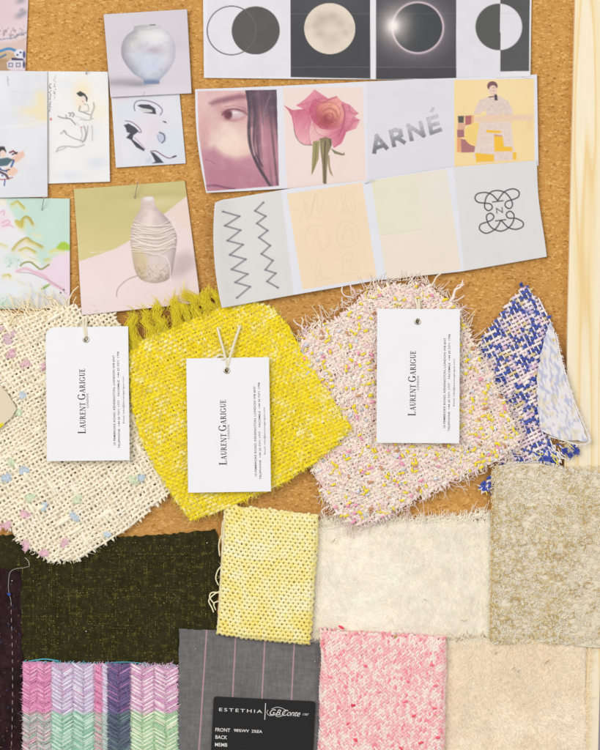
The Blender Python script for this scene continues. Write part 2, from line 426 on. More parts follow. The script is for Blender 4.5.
def h_moons(u, v, s, t): return 1.6 + 1.2 * sstep(.5, 1, t) * sstep(0.75, 1, s) + 0.9 * np.sin(s * 5.2) ** 2 * t
paper('print_strip', [(203, -9), (531.5, -9)], [(204, 78.2), (300, 79.4), (400, 80), (460, 80.5), (530, 77)], h_moons, art_moons,
      'paper strip printed with circles, a full moon and a solar eclipse', 'print', pitch=0.72)

# --- strip with face, rose, lettering and seated figure
def art_rose_strip(A, s, t):
    A.c[:] = (232, 232, 240); u, v = A.u, A.v
    # face
    q = A.poly([(197.8, 92), (276.6, 90.3), (279, 186), (207.3, 191.8), (199, 135)], (226, 184, 182)); o = (195, 80, 6.244)
    A.blob(205, 100, 26, 22, (232, 196, 196), .8, clip=q); A.blob(229, 141, 17, 15, (250, 232, 216), 1, clip=q); A.blob(204, 146, 4, 8, (196, 142, 150), .5, clip=q); A.blob(212, 140, 3, 12, (244, 220, 208), .6, clip=q)
    A.blob(226, 128, 7, 22, (243, 218, 205), .8, clip=q); A.blob(241, 148, 14, 9, (246, 218, 202), .9, clip=q); A.blob(206, 128, 8, 14, (222, 170, 172), .6, clip=q)
    A.poly(Z(*o, [(30, 440), (120, 425), (180, 478), (260, 495), (345, 478), (400, 520), (530, 520), (530, 720), (60, 720)]), (196, 138, 156), .92, soft=7, clip=q)
    A.poly(Z(*o, [(70, 560), (200, 530), (420, 600), (530, 600), (530, 720), (60, 720)]), (184, 120, 142), .5, soft=9, clip=q)
    A.blob(213, 161, 10, 5, (196, 140, 158), .7, clip=q); A.line(Z(*o, [(70, 500), (95, 508), (125, 528)]), 1.1, (150, 95, 120), .6, soft=1.5, smooth=True, clip=q)
    A.line(Z(*o, [(70, 665), (130, 662), (190, 674), (250, 684)]), 2.0, (128, 78, 104), .8, soft=1.6, smooth=True, clip=q)
    A.poly(Z(*o, [(90, 150), (130, 125), (200, 105), (280, 90), (325, 98), (325, 122), (260, 130), (170, 150), (110, 165)]), (150, 100, 116), .85, soft=4.0, clip=q); [A.line(Z(*o, [(100 + j * 17, 150 - j * 4 + (j % 3) * 7), (122 + j * 17, 128 - j * 3 + (j % 3) * 6)]), .5, (138, 92, 108), .4, soft=1, clip=q) for j in range(13)]
    A.blob(241, 104, 9, 5, (206, 150, 158), .6, clip=q)
    A.poly(Z(*o, [(165, 205), (205, 180), (270, 180), (325, 215), (300, 245), (240, 262), (190, 250)]), (178, 118, 128), .9, soft=3.0, clip=q)
    A.poly(Z(*o, [(200, 215), (240, 192), (300, 205), (318, 222), (280, 245), (230, 252)]), (232, 222, 226), .9, soft=2.2, clip=q)
    A.blob(228, 119.5, 9, 3, (186, 120, 130), .5, clip=q); A.blob(225, 113, 5, 5, (170, 104, 116), .6, clip=q); A.ell(228.5, 115.3, 4.0, 4.4, (112, 64, 76), .95, soft=2.0, clip=q); A.ell(229.5, 115, 1.6, 2, (96, 54, 64), .8, clip=q)
    A.line(Z(*o, [(170, 222), (195, 195), (245, 184), (300, 198), (330, 220)]), 1.0, (96, 56, 72), .85, soft=1.6, smooth=True, clip=q); A.blob(245, 112, 4, 4, (150, 96, 108), .6, clip=q); A.blob(218, 108, 5, 5, (206, 150, 154), .6, clip=q)
    A.line(Z(*o, [(190, 170), (250, 165), (310, 180)]), .8, (168, 112, 126), .7, soft=1.4, smooth=True, clip=q)
    hair = Z(*o, [(318, 50), (335, 200), (335, 330), (345, 430), (385, 540), (440, 620), (475, 690), (540, 690), (540, 50)])
    hm = A.quadmask(hair, 1.4) * q
    st = vnoise(u + (v - 90) * -0.10, v * 0.05, 2.6, 31); st2 = vnoise(u + (v - 90) * -0.12, v * 0.04, 5.5, 8)
    A.mix(hm * .93, (186, 130, 146)); A.blob(262, 150, 6, 16, (206, 150, 162), .6, clip=hm); low = sstep(118, 165, v)
    A.mix(hm * np.clip(st2 * 1.9 - .35 - low * .5, 0, 1) * .95, (92, 74, 86)); A.mix(hm * np.clip(st * 2 - .9, 0, 1) * .75, (80, 66, 78))
    A.mix(hm * (1 - sstep(100, 128, v)) * .7, (90, 76, 88))
    A.line(Z(*o, [(322, 60), (340, 180), (336, 320), (350, 430), (395, 540), (450, 630), (490, 700)]), 3.0, (84, 70, 82), .9, soft=1, smooth=True, clip=q)
    A.line(Z(*o, [(350, 60), (372, 200), (368, 330), (372, 440), (420, 540)]), 1.8, (88, 72, 84), .85, soft=1, smooth=True, clip=q)
    A.line(Z(*o, [(355, 300), (356, 380), (372, 470)]), 1.6, (222, 176, 180), .8, soft=1.4, smooth=True, clip=q)
    A.line(Z(*o, [(420, 280), (424, 420)]), 1.4, (212, 164, 176), .8, soft=1.6, clip=q); A.line(Z(*o, [(465, 110), (430, 210), (425, 280)]), 1.4, (140, 122, 134), .8, soft=1.6, smooth=True, clip=q)
    A.mix(q * np.clip((fnoise(u, v, 5, 77) - .5) * .3, 0, .06), (150, 100, 110)); A.mix(q * np.clip((fnoise(u, v, 6, 78) - .5) * .4, 0, .08), (252, 232, 222)); A.blob(240, 119, 8, 4, (206, 150, 156), .5, clip=q * (1 - hm)); A.line(Z(*o, [(238, 213), (262, 205)]), .7, (252, 250, 250), .7, soft=1, clip=q)
    # rose
    o = (275, 80, 6.316)
    q = A.poly([(283.2, 88.6), (362.5, 87.5), (366, 186), (287, 190)], (243, 223, 216)); A.blob(300, 160, 40, 50, (247, 226, 224), .6, clip=q)
    rose = [(58, 165), (85, 195), (105, 232), (118, 300), (135, 360), (170, 402), (230, 414), (262, 384), (340, 372), (372, 432), (420, 402), (450, 330), (510, 308), (535, 255), (500, 235), (526, 214), (470, 160), (420, 140), (388, 105), (335, 122), (250, 64), (200, 118), (135, 165), (182, 187), (112, 194)]
    rm = A.poly(Z(*o, rose), (222, 132, 152), soft=.9)
    A.mix(rm * np.clip((fnoise(u, v, 12, 22) - .45) * 2.2, 0, .7), (236, 168, 178)); 
    A.blob(300, 126, 6, 12, (214, 112, 140), .8, clip=rm); A.blob(345, 128, 5, 14, (206, 112, 134), .8, clip=rm)
    A.blob(309, 137, 9, 7, (244, 200, 200), .7, clip=rm); A.blob(318, 133, 10, 8, (244, 206, 202), .7, clip=rm)
    A.ell(328, 114, 17, 16, (226, 150, 142), .75, soft=6, clip=rm); A.blob(336, 108, 9, 8, (240, 178, 150), .8, clip=rm)
    def petal(pts, dark, light, ang, a=.85):
        p = np.array(Z(*o, pts)); pc = p.mean(0); sp = spline(p, 5, True); ext = np.abs(p - pc).max()
        g_ = sstep(-1, 1, ((u - pc[0]) * math.cos(ang) + (v - pc[1]) * math.sin(ang)) / ext)[:, None]
        vein = ((vnoise((u - pc[0]) * math.sin(ang) - (v - pc[1]) * math.cos(ang), ((u - pc[0]) * math.cos(ang) + (v - pc[1]) * math.sin(ang)) * .15, 1.1, 88) - .5) * 22)[:, None]
        A.poly(sp, np.asarray(dark, dtype=float) * (1 - g_) + np.asarray(light, dtype=float) * g_ + vein, a, soft=.9, clip=rm)
        A.line(sp, .5, np.asarray(dark, dtype=float) * .86, .55, soft=.8, clip=rm)
    D1, D2, L1, L2 = (196, 92, 122), (208, 112, 138), (240, 176, 184), (246, 204, 202)
    petal([(58, 165), (110, 194), (185, 188), (215, 240), (235, 330), (250, 400), (170, 402), (130, 350), (108, 235)], D2, L1, 1.9)
    petal([(135, 165), (200, 118), (250, 64), (330, 120), (260, 140), (215, 185), (180, 188)], D2, (238, 166, 178), 4.2)
    petal([(250, 128), (330, 122), (388, 105), (430, 150), (440, 230), (400, 300), (300, 310), (235, 250), (220, 190)], D1, (238, 168, 160), -.6)
    petal([(420, 140), (470, 160), (526, 214), (500, 235), (470, 300), (430, 330), (440, 220)], D2, L1, 0)
    petal([(500, 235), (535, 255), (510, 308), (455, 328), (470, 290)], D2, L1, 0.4)
    petal([(235, 250), (260, 330), (330, 360), (420, 310), (445, 330), (420, 402), (372, 432), (340, 372), (262, 384), (230, 414), (215, 330)], D2, L2, 2.6)
    petal([(260, 190), (300, 150), (370, 150), (410, 200), (395, 270), (330, 300), (275, 270)], (186, 88, 100), (242, 176, 150), -.9)
    petal([(290, 220), (330, 185), (380, 205), (385, 255), (335, 280), (295, 260)], (168, 78, 88), (232, 156, 140), -1.2)
    petal([(310, 235), (340, 212), (365, 230), (352, 258), (322, 262)], (156, 70, 82), (222, 138, 130), -.6)
    for pts, w, c in (([(250, 130), (300, 145), (345, 125), (390, 108)], 1.0, (176, 88, 112)), ([(210, 220), (225, 180), (260, 150)], 1.6, (206, 92, 126)),
                      ([(255, 230), (275, 270), (290, 305)], 1.2, (184, 96, 110)), ([(300, 200), (345, 180), (385, 200), (400, 240)], 1.2, (190, 104, 100)),
                      ([(290, 250), (320, 225), (355, 240), (345, 270), (310, 285)], 1.0, (176, 92, 96)), ([(285, 215), (320, 200), (360, 150)], .9, (206, 120, 110)),
                      ([(330, 290), (370, 300), (400, 280)], 1.4, (190, 104, 112)), ([(425, 160), (440, 220), (425, 300), (400, 360)], 1.4, (182, 92, 116)),
                      ([(360, 215), (375, 250), (395, 260)], 1.0, (178, 92, 92)), ([(465, 165), (480, 210), (525, 214)], 1.0, (196, 104, 128)),
                      ([(480, 290), (500, 265), (530, 255)], 1.0, (202, 112, 138)), ([(135, 165), (200, 150), (250, 130)], 1.0, (204, 112, 138)), ([(60, 168), (100, 215), (112, 235)], 1.0, (198, 110, 136)),
                      ([(230, 310), (250, 345), (300, 360)], 1.0, (232, 178, 182)), ([(375, 425), (420, 380), (440, 320)], 1.2, (204, 104, 134))):
        A.line(Z(*o, pts), w, c, .75, soft=1.3, smooth=True, clip=rm)
    A.line(Z(*o, [(120, 310), (135, 365), (175, 408), (235, 415)]), .8, (120, 110, 90), .8, smooth=True)
    A.poly(Z(*o, [(240, 390), (282, 385), (275, 500), (252, 560), (230, 605), (234, 500)]), (160, 152, 104), .95); A.line(Z(*o, [(262, 400), (255, 500), (236, 590)]), .7, (112, 104, 70), .8, smooth=True)
    A.poly(Z(*o, [(282, 372), (320, 362), (358, 376), (356, 420), (335, 470), (328, 560), (325, 656), (302, 656), (298, 540), (286, 440)]), (140, 126, 96), .95)
    A.line(Z(*o, [(318, 390), (312, 500), (316, 655)]), 1.4, (96, 90, 70), .8, smooth=True); A.line(Z(*o, [(300, 400), (304, 470)]), 1.2, (176, 158, 112), .8); A.line(Z(*o, [(345, 380), (352, 415)]), 1.6, (92, 84, 62), .7)
    A.poly(Z(*o, [(350, 432), (385, 452), (430, 468), (436, 456), (441, 476), (425, 480), (375, 468)]), (132, 126, 98), .9)
    A.poly(Z(*o, [(330, 470), (345, 480), (348, 550), (368, 615), (345, 590), (334, 540)]), (168, 146, 116), .9)
    # lettering
    q = A.quadmask([(366.5, 82), (453, 80), (456, 170), (368, 182)]); A.mix(q * .7, (224, 224, 231))
    x0, y0 = 360 + 80 / 6, 70 + 507 / 6; th = math.radians(-18.6); ex = (math.cos(th), math.sin(th)); ey = (math.sin(th), -math.cos(th)); ey = (ey[0] * 1 + 0.10, ey[1])
    def G(pts): return [(x0 + x * ex[0] + y * ey[0], y0 + x * ex[1] + y * ey[1]) for x, y in pts]
    lx = (u - x0) * ex[0] + (v - y0) * ex[1]; ly = (u - x0) * ey[0] + (v - y0) * ey[1]
    g = np.clip(ly / 18, 0, 1) * .75 + np.clip(lx / 74, 0, 1) * .10
    sh = np.stack([104 + g * 112, 104 + g * 112, 108 + g * 114], -1) + ((vnoise(u, v, 1.1, 5) - .5) * 26)[:, None]
    Wd = 4.0
    for pts in ([(1, 1), (7.3, 16.5), (14.5, 1)], [(4, 5.2), (12, 5.2)], [(22, 1), (22, 16.2), (27, 16.2), (31.5, 14), (31, 9.4), (27, 8), (22, 8)], [(27, 8), (33, 1)],
                [(40.5, 1), (40.5, 16.2), (53, 2), (53, 16.2)], [(71.5, 1.8), (61.5, 1.8), (61.5, 16.2), (71, 16.2)], [(61.5, 9), (70.4, 9)], [(66.3, 22.2), (68.6, 25)]):
        A.butt(G(pts), Wd if pts[0][1] < 20 else 3.2, sh, .95, soft=.9)
    # figure in a yellow room
    o = (445, 65, 6.0)
    q = A.poly([(453.8, 80.6), (533.4, 79.2), (534, 166), (454.2, 170)], (248, 222, 166)); A.blob(500, 92, 30, 20, (249, 228, 180), .7, clip=q)
    def zp(pts, c, a=1, soft=.8): A.poly(Z(*o, pts), c, a, soft, clip=q)
    zp([(75, 310), (112, 308), (110, 350), (78, 350)], (98, 92, 88)); zp([(118, 308), (158, 305), (156, 358), (120, 365)], (186, 112, 110)); zp([(75, 352), (120, 352), (118, 390), (72, 392)], (226, 178, 150))
    zp([(70, 392), (112, 390), (114, 436), (72, 438)], (172, 116, 120)); zp([(70, 438), (92, 438), (92, 526), (70, 524)], (238, 170, 120)); zp([(92, 445), (178, 460), (178, 526), (95, 528)], (180, 122, 122))
    zp([(160, 305), (172, 304), (170, 350), (158, 352)], (240, 180, 130))
    A.ell(475.5, 135, 11.5, 11.5, (246, 214, 130), clip=q)
    zp([(205, 215), (255, 195), (330, 190), (380, 225), (405, 275), (400, 305), (350, 300), (345, 275), (340, 305), (245, 305), (245, 270), (215, 290), (170, 300), (185, 250)], (232, 212, 202))
    A.mix(q * inside(Z(*o, [(205, 215), (255, 195), (330, 190), (380, 225), (405, 275), (400, 305), (245, 305), (170, 300), (185, 250)]), u, v) * np.clip(vnoise(u, v, 1.4, 9) - .55, 0, .22), (186, 160, 160))
    zp([(168, 318), (250, 305), (525, 298), (520, 340), (420, 335), (370, 350), (180, 345)], (240, 208, 184), .9); zp([(480, 340), (520, 338), (515, 400), (490, 400)], (246, 214, 160), .7)
    zp([(205, 345), (395, 345), (405, 470), (425, 560), (400, 575), (350, 575), (200, 590), (165, 560), (185, 470)], (234, 216, 208), .95)
    A.mix(q * inside(Z(*o, [(205, 345), (395, 345), (405, 470), (400, 575), (200, 590), (185, 470)]), u, v) * np.clip(vnoise(u, v, 1.4, 19) - .5, 0, .22), (214, 178, 172))
    for p in ([(245, 392), (335, 398), (330, 412), (248, 408)], [(292, 425), (345, 435), (350, 490), (400, 495), (402, 520), (295, 522)], [(178, 530), (290, 540), (292, 580), (185, 585)], [(402, 525), (425, 528), (425, 570), (405, 570)]):
        zp(p, (247, 196, 66))
    zp([(292, 418), (340, 424), (340, 434), (292, 430)], (212, 150, 130), .8)
    A.ell(492, 86.6, 5.2, 4.8, (128, 92, 96), clip=q); A.ell(492.6, 91, 4.2, 5.2, (240, 208, 192), clip=q); zp([(275, 175), (300, 172), (298, 195), (278, 196)], (238, 206, 190))
    A.line(Z(*o, [(262, 195), (310, 190)]), .9, (70, 62, 70), .9); zp([(296, 178), (308, 180), (314, 215), (294, 214)], (74, 66, 74), .95)
    A.line(Z(*o, [(283, 140), (300, 138)]), .6, (150, 104, 100), .5); A.line(Z(*o, [(286, 158), (295, 158)]), .6, (190, 110, 110), .6)
    A.line(Z(*o, [(445, 72), (480, 82), (510, 85)]), .5, (150, 150, 150), .6)
def h_rs(u, v, s, t): return 3.2 + 2.2 * (1 - sstep(0, .12, s)) + 0.7 * np.sin(s * 7) ** 2 * (1 - t) + 0.9 * t * sstep(0.6, 1, s) * 0.3
def bend_rs(s, t):
    b = np.zeros((len(s), 2)); b[:, 0] = -3.2 * np.sin(np.pi * t) * (1 - s) ** 6; return b
paper('print_strip', [(195.5, 90), (283, 86.4), (367, 82), (460, 78.4), (536.5, 75)], [(206.5, 193.5), (287, 189), (367, 184), (455, 174), (538, 166)], h_rs, art_rose_strip,
      'paper strip printed with a half face, a pink rose and grey lettering', 'print', bend=bend_rs, pitch=0.64)

# --- strip with zigzags, peach panel and monogram
def art_zig(A, s, t):
    A.c[:] = (231, 233, 241); u, v = A.u, A.v
    A.poly([(207, 205), (281, 190), (294, 296), (218, 310)], (225, 223, 221), soft=1.2); A.grain(1.5, 12, 2)
    o = (205, 165, 5.178)
    for pts in ([(95, 245), (180, 268), (105, 318), (185, 340), (118, 395), (198, 415), (130, 468), (212, 490), (140, 543), (222, 567), (158, 610), (235, 632), (167, 690)],
                [(303, 197), (260, 240), (315, 268), (270, 305), (325, 342), (280, 378), (338, 420), (293, 463), (352, 497), (313, 545), (367, 563), (322, 605), (378, 637)]):
        p = Z(*o, pts); A.line(p, 1.6, (132, 132, 140), .92, soft=1.1)
        for x, y in p: A.ell(x, y, 1.2, 1.0, (104, 104, 110), .55, soft=1.0)
    q = A.poly([(287, 194.5), (362, 182.8), (376.5, 277.5), (302.5, 290)], (246, 224, 196)); A.blob(325, 240, 40, 50, (247, 222, 190), .6, clip=q)
    o = (285, 170, 6.0); g = (206, 192, 172)
    rs = np.random.RandomState(5)
    for pts in ([(90, 310), (125, 200), (150, 280), (190, 150), (200, 270), (235, 170)], [(110, 180), (140, 300), (180, 150), (165, 280), (225, 290)], [(280, 170), (330, 140), (350, 250), (300, 230), (330, 150)],
                [(340, 240), (420, 250), (400, 140), (360, 160), (380, 260)], [(125, 440), (130, 370), (180, 330), (250, 360), (265, 430), (225, 480), (190, 400), (170, 460), (200, 340)],
                [(310, 430), (315, 350), (360, 310), (430, 340), (440, 420), (400, 460), (330, 455), (305, 400)], [(340, 420), (370, 330), (400, 400), (345, 410), (390, 350), (420, 430)],
                [(150, 560), (180, 620), (200, 530), (220, 640), (280, 650), (180, 660), (240, 590)], [(345, 600), (350, 520), (400, 500), (390, 590), (450, 610), (340, 625), (375, 540)]):
        A.line(Z(*o, pts), .5, g, .38, soft=.9, smooth=True, clip=q)
    q = A.poly([(371, 181), (446, 169.5), (460.5, 269.5), (386.5, 282)], (240, 229, 214)); A.poly([(371, 181), (416, 174), (423, 230), (377, 236)], (234, 231, 206), .8, soft=3, clip=q)
    A.blob(440, 190, 18, 30, (236, 231, 222), .8, clip=q); A.line([(377, 236), (390, 234), (423, 229)], .5, (216, 208, 180), .5, clip=q)
    A.poly([(453, 168.5), (538, 160.5), (548, 257), (464, 271)], (227, 226, 226), soft=1)
    o = (450, 160, 6.0); k = (62, 62, 68)
    top = [(205, 262), (206, 290), (228, 307), (250, 290), (240, 267), (205, 262), (165, 256), (147, 233), (162, 206), (210, 198), (250, 212), (283, 246)]
    arch = [(205, 262), (216, 224), (245, 194), (283, 186), (325, 197), (355, 228), (371, 263), (364, 288), (345, 293), (327, 275), (336, 252), (370, 241), (406, 224), (409, 192), (375, 176), (328, 190), (302, 218), (283, 246)]
    low = [(303, 364), (270, 415), (215, 442), (176, 420), (180, 390), (215, 376), (248, 362), (260, 340), (240, 322), (217, 336), (221, 370), (248, 410), (300, 429), (345, 411), (374, 375), (380, 332), (358, 310), (335, 325), (346, 350), (392, 353), (434, 376), (430, 404), (390, 418), (345, 406), (303, 364)]
    for p in (top, arch, low): A.line(spline(Z(*o, p), 8), 1.15, k, 1, soft=.7)
    for p in ([(252, 255), (315, 247)], [(270, 368), (331, 360)]): A.line(Z(*o, p), 1.0, k, 1, soft=.7)
    A.line(Z(*o, [(279, 322), (275, 292), (312, 318), (308, 287)]), .85, (80, 80, 86), 1, soft=.7)
def h_zig(u, v, s, t):
    return 4.2 + 5.0 * (1 - sstep(0, .10, s)) ** 2 + 3.2 * t * (1 - sstep(0.1, .45, s)) + 0.9 * np.sin(s * 6.3) ** 2 + 1.2 * t * sstep(.45, .6, s) * (1 - sstep(.62, .85, s))
def bend_zig(s, t):
    b = np.zeros((len(s), 2)); e = (1 - s) ** 14; b[:, 0] = (-4.5 * np.sin(np.pi * np.clip(t, 0, 1)) ** .8 + 1.5) * e; b[:, 0] += -5 * np.exp(-((t - 0.38) / .4) ** 2) * s ** 10 * .6; return b
paper('print_strip', [(214, 203.5), (222, 200.5), (290, 189), (367, 180.6), (450, 168), (537.5, 160.8)], [(221, 308.5), (290, 296), (375, 281), (460, 272), (546.5, 257)], h_zig, art_zig,
      'paper strip printed with zigzag stitches, peach sketches and a looping monogram', 'print', bend=bend_zig, pitch=0.66)

# --- small prints, left side
def art_topleft(A, s, t):
    u, v = A.u, A.v; A.c[:] = (229, 209, 217)
    A.blob(2, 12, 14, 18, (224, 196, 206), .7)
    for x, y, r in ((21, 1, 5), (20, 16, 5), (24, 13, 4), (22, 10, 2.5)): A.blob(x, y, r, r * .6, (150, 146, 156), .75, rot=-.3)
    A.blob(18, 36, 13, 7, (232, 214, 212), .8); m = sstep(24, 32, v) * (1 - sstep(36, 42, v))
    A.mix(m * np.clip(vnoise(u, v, 2.2, 5) * 2 - 1.0, 0, .8), (150, 132, 146)); A.mix(m * np.clip(vnoise(u, v, 2.6, 15) * 2 - 1.1, 0, .8), (242, 232, 230))
    A.line([(0, 40), (6, 39), (14, 38), (20, 34), (27, 33)], 1.2, (112, 122, 150), .6, soft=1.5, smooth=True)
    A.poly([(-12, 42), (10, 43), (26, 38), (27, 52), (-12, 52)], (216, 190, 178), .8, soft=3)
    A.poly([(-12, 53), (6, 51), (14, 53), (20, 60), (8, 60), (-12, 72)], (206, 176, 140), .9, soft=2); A.poly([(-12, 56), (10, 60), (10, 72), (-12, 72)], (176, 136, 96), .8, soft=3)
    A.line([(-12, 54), (0, 51.5), (9, 49), (16, 51)], 2.6, (74, 136, 190), .95, soft=1, smooth=True); A.line([(-10, 62), (2, 57), (6, 55)], 2, (68, 112, 150), .8, soft=1, smooth=True)
    A.poly([(12, 58), (23, 59), (25, 61), (12, 61)], (48, 52, 88), .9)
    A.ell(20, 54, 5.2, 4.6, (226, 228, 240), soft=.9); A.ell(24.5, 55, 1.4, 3.6, (66, 72, 120), .9)
    for x, y in ((17.8, 55.3), (21, 52.8)): A.ell(x, y, 1.1, .9, (52, 56, 92), .95)
    A.poly([(7, 63), (10, 60.6), (23, 60.8), (24.5, 64), (23, 69.4), (8, 69.2)], (222, 216, 224), soft=1); A.ell(24.4, 65, 1.2, 3.4, (56, 56, 92), .9)
    for x, y in ((11, 65), (18.5, 65)): A.line([(x - 2, y - 1.5), (x + 2, y - 1.5), (x + 2, y + 2), (x - 2, y + 2), (x - 1.5, y - 1)], .8, (96, 92, 120), .9)
paper('art_print', [(-12, -8), (29, -8)], [(-12, 71.5), (25.7, 71.5)], lambda u, v, s, t: 1.4 + .8 * s * t, art_topleft,
      'pink art print with blue and white porcelain along its lower edge', 'print')
def art_page_a(A, s, t):
    u, v = A.u, A.v; A.c[:] = (229, 231, 237); A.grain(6, 26, 3)
    for x, y, rx, ry, a in ((42, 104, 7, 12, .8), (34, 112, 14, 5, .8), (44, 119, 6, 4, .8), (40, 95, 4, 5, .5), (30, 124, 10, 4, .3)): A.blob(x, y, rx, ry, (244, 228, 184), a)
    A.line([(12, 92), (30, 93), (46, 88)], 1, (214, 218, 226), .7, soft=2, smooth=True); A.line([(0, 128), (25, 126), (46, 122)], 1, (244, 244, 244), .7, soft=2.5, smooth=True)
    A.line([(8, 77), (9, 86)], .7, (150, 150, 152), .7); A.line([(7.5, 81), (10, 80)], .6, (160, 160, 160), .6)
    A.blob(14, 160, 13, 9, (236, 226, 226), .7)
    A.poly([(18, 154), (24, 151), (25.5, 156), (20, 161), (14, 164), (11, 160)], (236, 196, 176), .95, soft=1.2); A.poly([(6, 169), (14, 167), (19.5, 171), (15, 176), (8, 176)], (238, 200, 178), .95, soft=1.2)
    A.poly([(-10, 150), (0, 147), (5, 147), (7, 152), (4, 156), (-10, 158)], (52, 50, 56), .95, soft=1.2); A.ell(3.4, 154.5, 3, 4, (240, 214, 204), soft=1)
    A.poly([(-10, 160), (2, 159), (8, 158), (14, 160), (8, 166), (-10, 168)], (68, 96, 106), .9, soft=1.4)
    A.line([(10.5, 153), (14, 151.5), (17, 154)], 1.8, (120, 52, 60), .85); A.line([(13, 155), (18, 153)], 1.4, (60, 50, 58), .9); A.line([(12, 167), (14.5, 161)], 2, (62, 96, 160), .9)
    A.line([(0, 172), (6, 175), (9, 179)], 2.4, (84, 62, 76), .85, smooth=True); A.line([(5, 186), (5.6, 180)], 1.2, (64, 84, 150), .9); A.line([(-6, 166), (4, 171), (10, 170)], 1.3, (52, 60, 92), .9, smooth=True)
    A.line([(-8, 178), (3, 180), (13, 178)], 1.4, (176, 96, 96), .7, smooth=True)
    for x, y in ((3, 176), (7, 172), (1, 169)): A.ell(x, y, .9, .9, (70, 96, 170), .9)
paper('art_print', [(-12, 71), (48, 71.8)], [(-12, 198.3), (48.2, 197.3)], lambda u, v, s, t: 3.0 + .9 * np.sin(t * 3) * s + .8 * t, art_page_a,
      'pale grey painting print with a small figure in teal and peach robes', 'print')
def art_page_b(A, s, t):
    u, v = A.u, A.v; A.c[:] = (241, 241, 242); o = (0, 65, 5.217)
    A.blob(82, 91, 9, 11, (249, 232, 196), .9); A.blob(98, 112, 11, 12, (247, 238, 218), .9); A.blob(80, 105, 5, 6, (248, 228, 196), .6)
    A.blob(97, 163, 10, 6, (222, 226, 236), .8); A.blob(70, 176, 16, 5, (224, 228, 236), .7); A.blob(95, 130, 6, 9, (230, 234, 240), .6); A.blob(66, 84, 10, 6, (232, 235, 241), .7)
    k = (112, 110, 110)
    for x, y0, y1, sd in ((55, 75.5, 100, 1), (50.6, 84, 112, 2)):
        A.mix((np.abs(u - x - .4 * np.sin(v)) < .9) * (v > y0) * (v < y1) * np.clip((vnoise(u * 2, v * 1.0, .85, sd) - .45) * 4, 0, .8), (120, 118, 118))
    A.ell(51.2, 119.5, 1.3, 1.5, (224, 130, 120), .75)
    A.poly(Z(*o, [(400, 150), (420, 138), (445, 152), (460, 175), (455, 195), (440, 170), (415, 165)]), (64, 66, 66), .95, soft=.8); A.ell(83.6, 99.5, 2.7, 3.5, (240, 222, 216), .9, soft=.8)
    A.line(Z(*o, [(432, 190), (438, 196)]), .6, (190, 90, 90), .7)
    for pts, w, c, a in (([(490, 200), (492, 225), (480, 255), (475, 280)], 2.0, (140, 142, 138), .75), ([(440, 205), (460, 212), (462, 240), (440, 245)], .9, k, .7), ([(420, 215), (415, 240), (435, 248), (470, 262)], 1.1, (74, 72, 72), .85),
                         ([(420, 285), (460, 290), (490, 280)], .8, k, .6), ([(305, 270), (330, 278), (365, 282), (385, 300), (395, 312)], 1.5, (96, 96, 94), .85), ([(345, 262), (350, 280)], 1, (90, 88, 86), .8),
                         ([(360, 252), (372, 255), (366, 268)], 1.2, (60, 60, 62), .85), ([(378, 250), (388, 258), (380, 272)], 1.2, (60, 60, 62), .85), ([(318, 360), (340, 345), (352, 365), (390, 385), (435, 398)], 1.0, (110, 108, 104), .8),
                         ([(332, 340), (345, 362)], .8, k, .7), ([(440, 320), (450, 360), (440, 395), (430, 405)], 1.8, (128, 130, 124), .8), ([(460, 320), (455, 360), (445, 395)], 1.2, (110, 112, 106), .75), ([(425, 335), (430, 370), (420, 400)], .8, k, .6),
                         ([(480, 318), (484, 350), (482, 395)], 1.0, (150, 154, 156), .7), ([(295, 455), (310, 432), (350, 425), (400, 430), (440, 418)], 1.6, (146, 146, 142), .75), ([(300, 450), (330, 440), (345, 432)], .8, k, .6),
                         ([(400, 300), (420, 330), (425, 350)], .7, (190, 188, 186), .7), ([(385, 265), (420, 275), (450, 285)], .7, (180, 178, 176), .7)):
        A.line(Z(*o, pts), w * .62, c, a * .85, soft=1.1, smooth=True); A.line(Z(*o, [(x + 4, y + 3) for x, y in pts]), w * .5, (190, 190, 188), a * .5, soft=1.6, smooth=True)
    A.ell(82, 127.7, .9, .9, (206, 120, 110), .7)
    A.line([(87.5, 72), (88, 76)], .5, (140, 140, 140), .4)
paper('art_print', [(47.4, 71.6), (108.6, 72)], [(47.6, 184), (110.3, 182)], lambda u, v, s, t: 1.6 + 1.2 * np.sin(t * 2.6) * s + .4, art_page_b,
      'white ink drawing print of a kneeling robed figure', 'print')
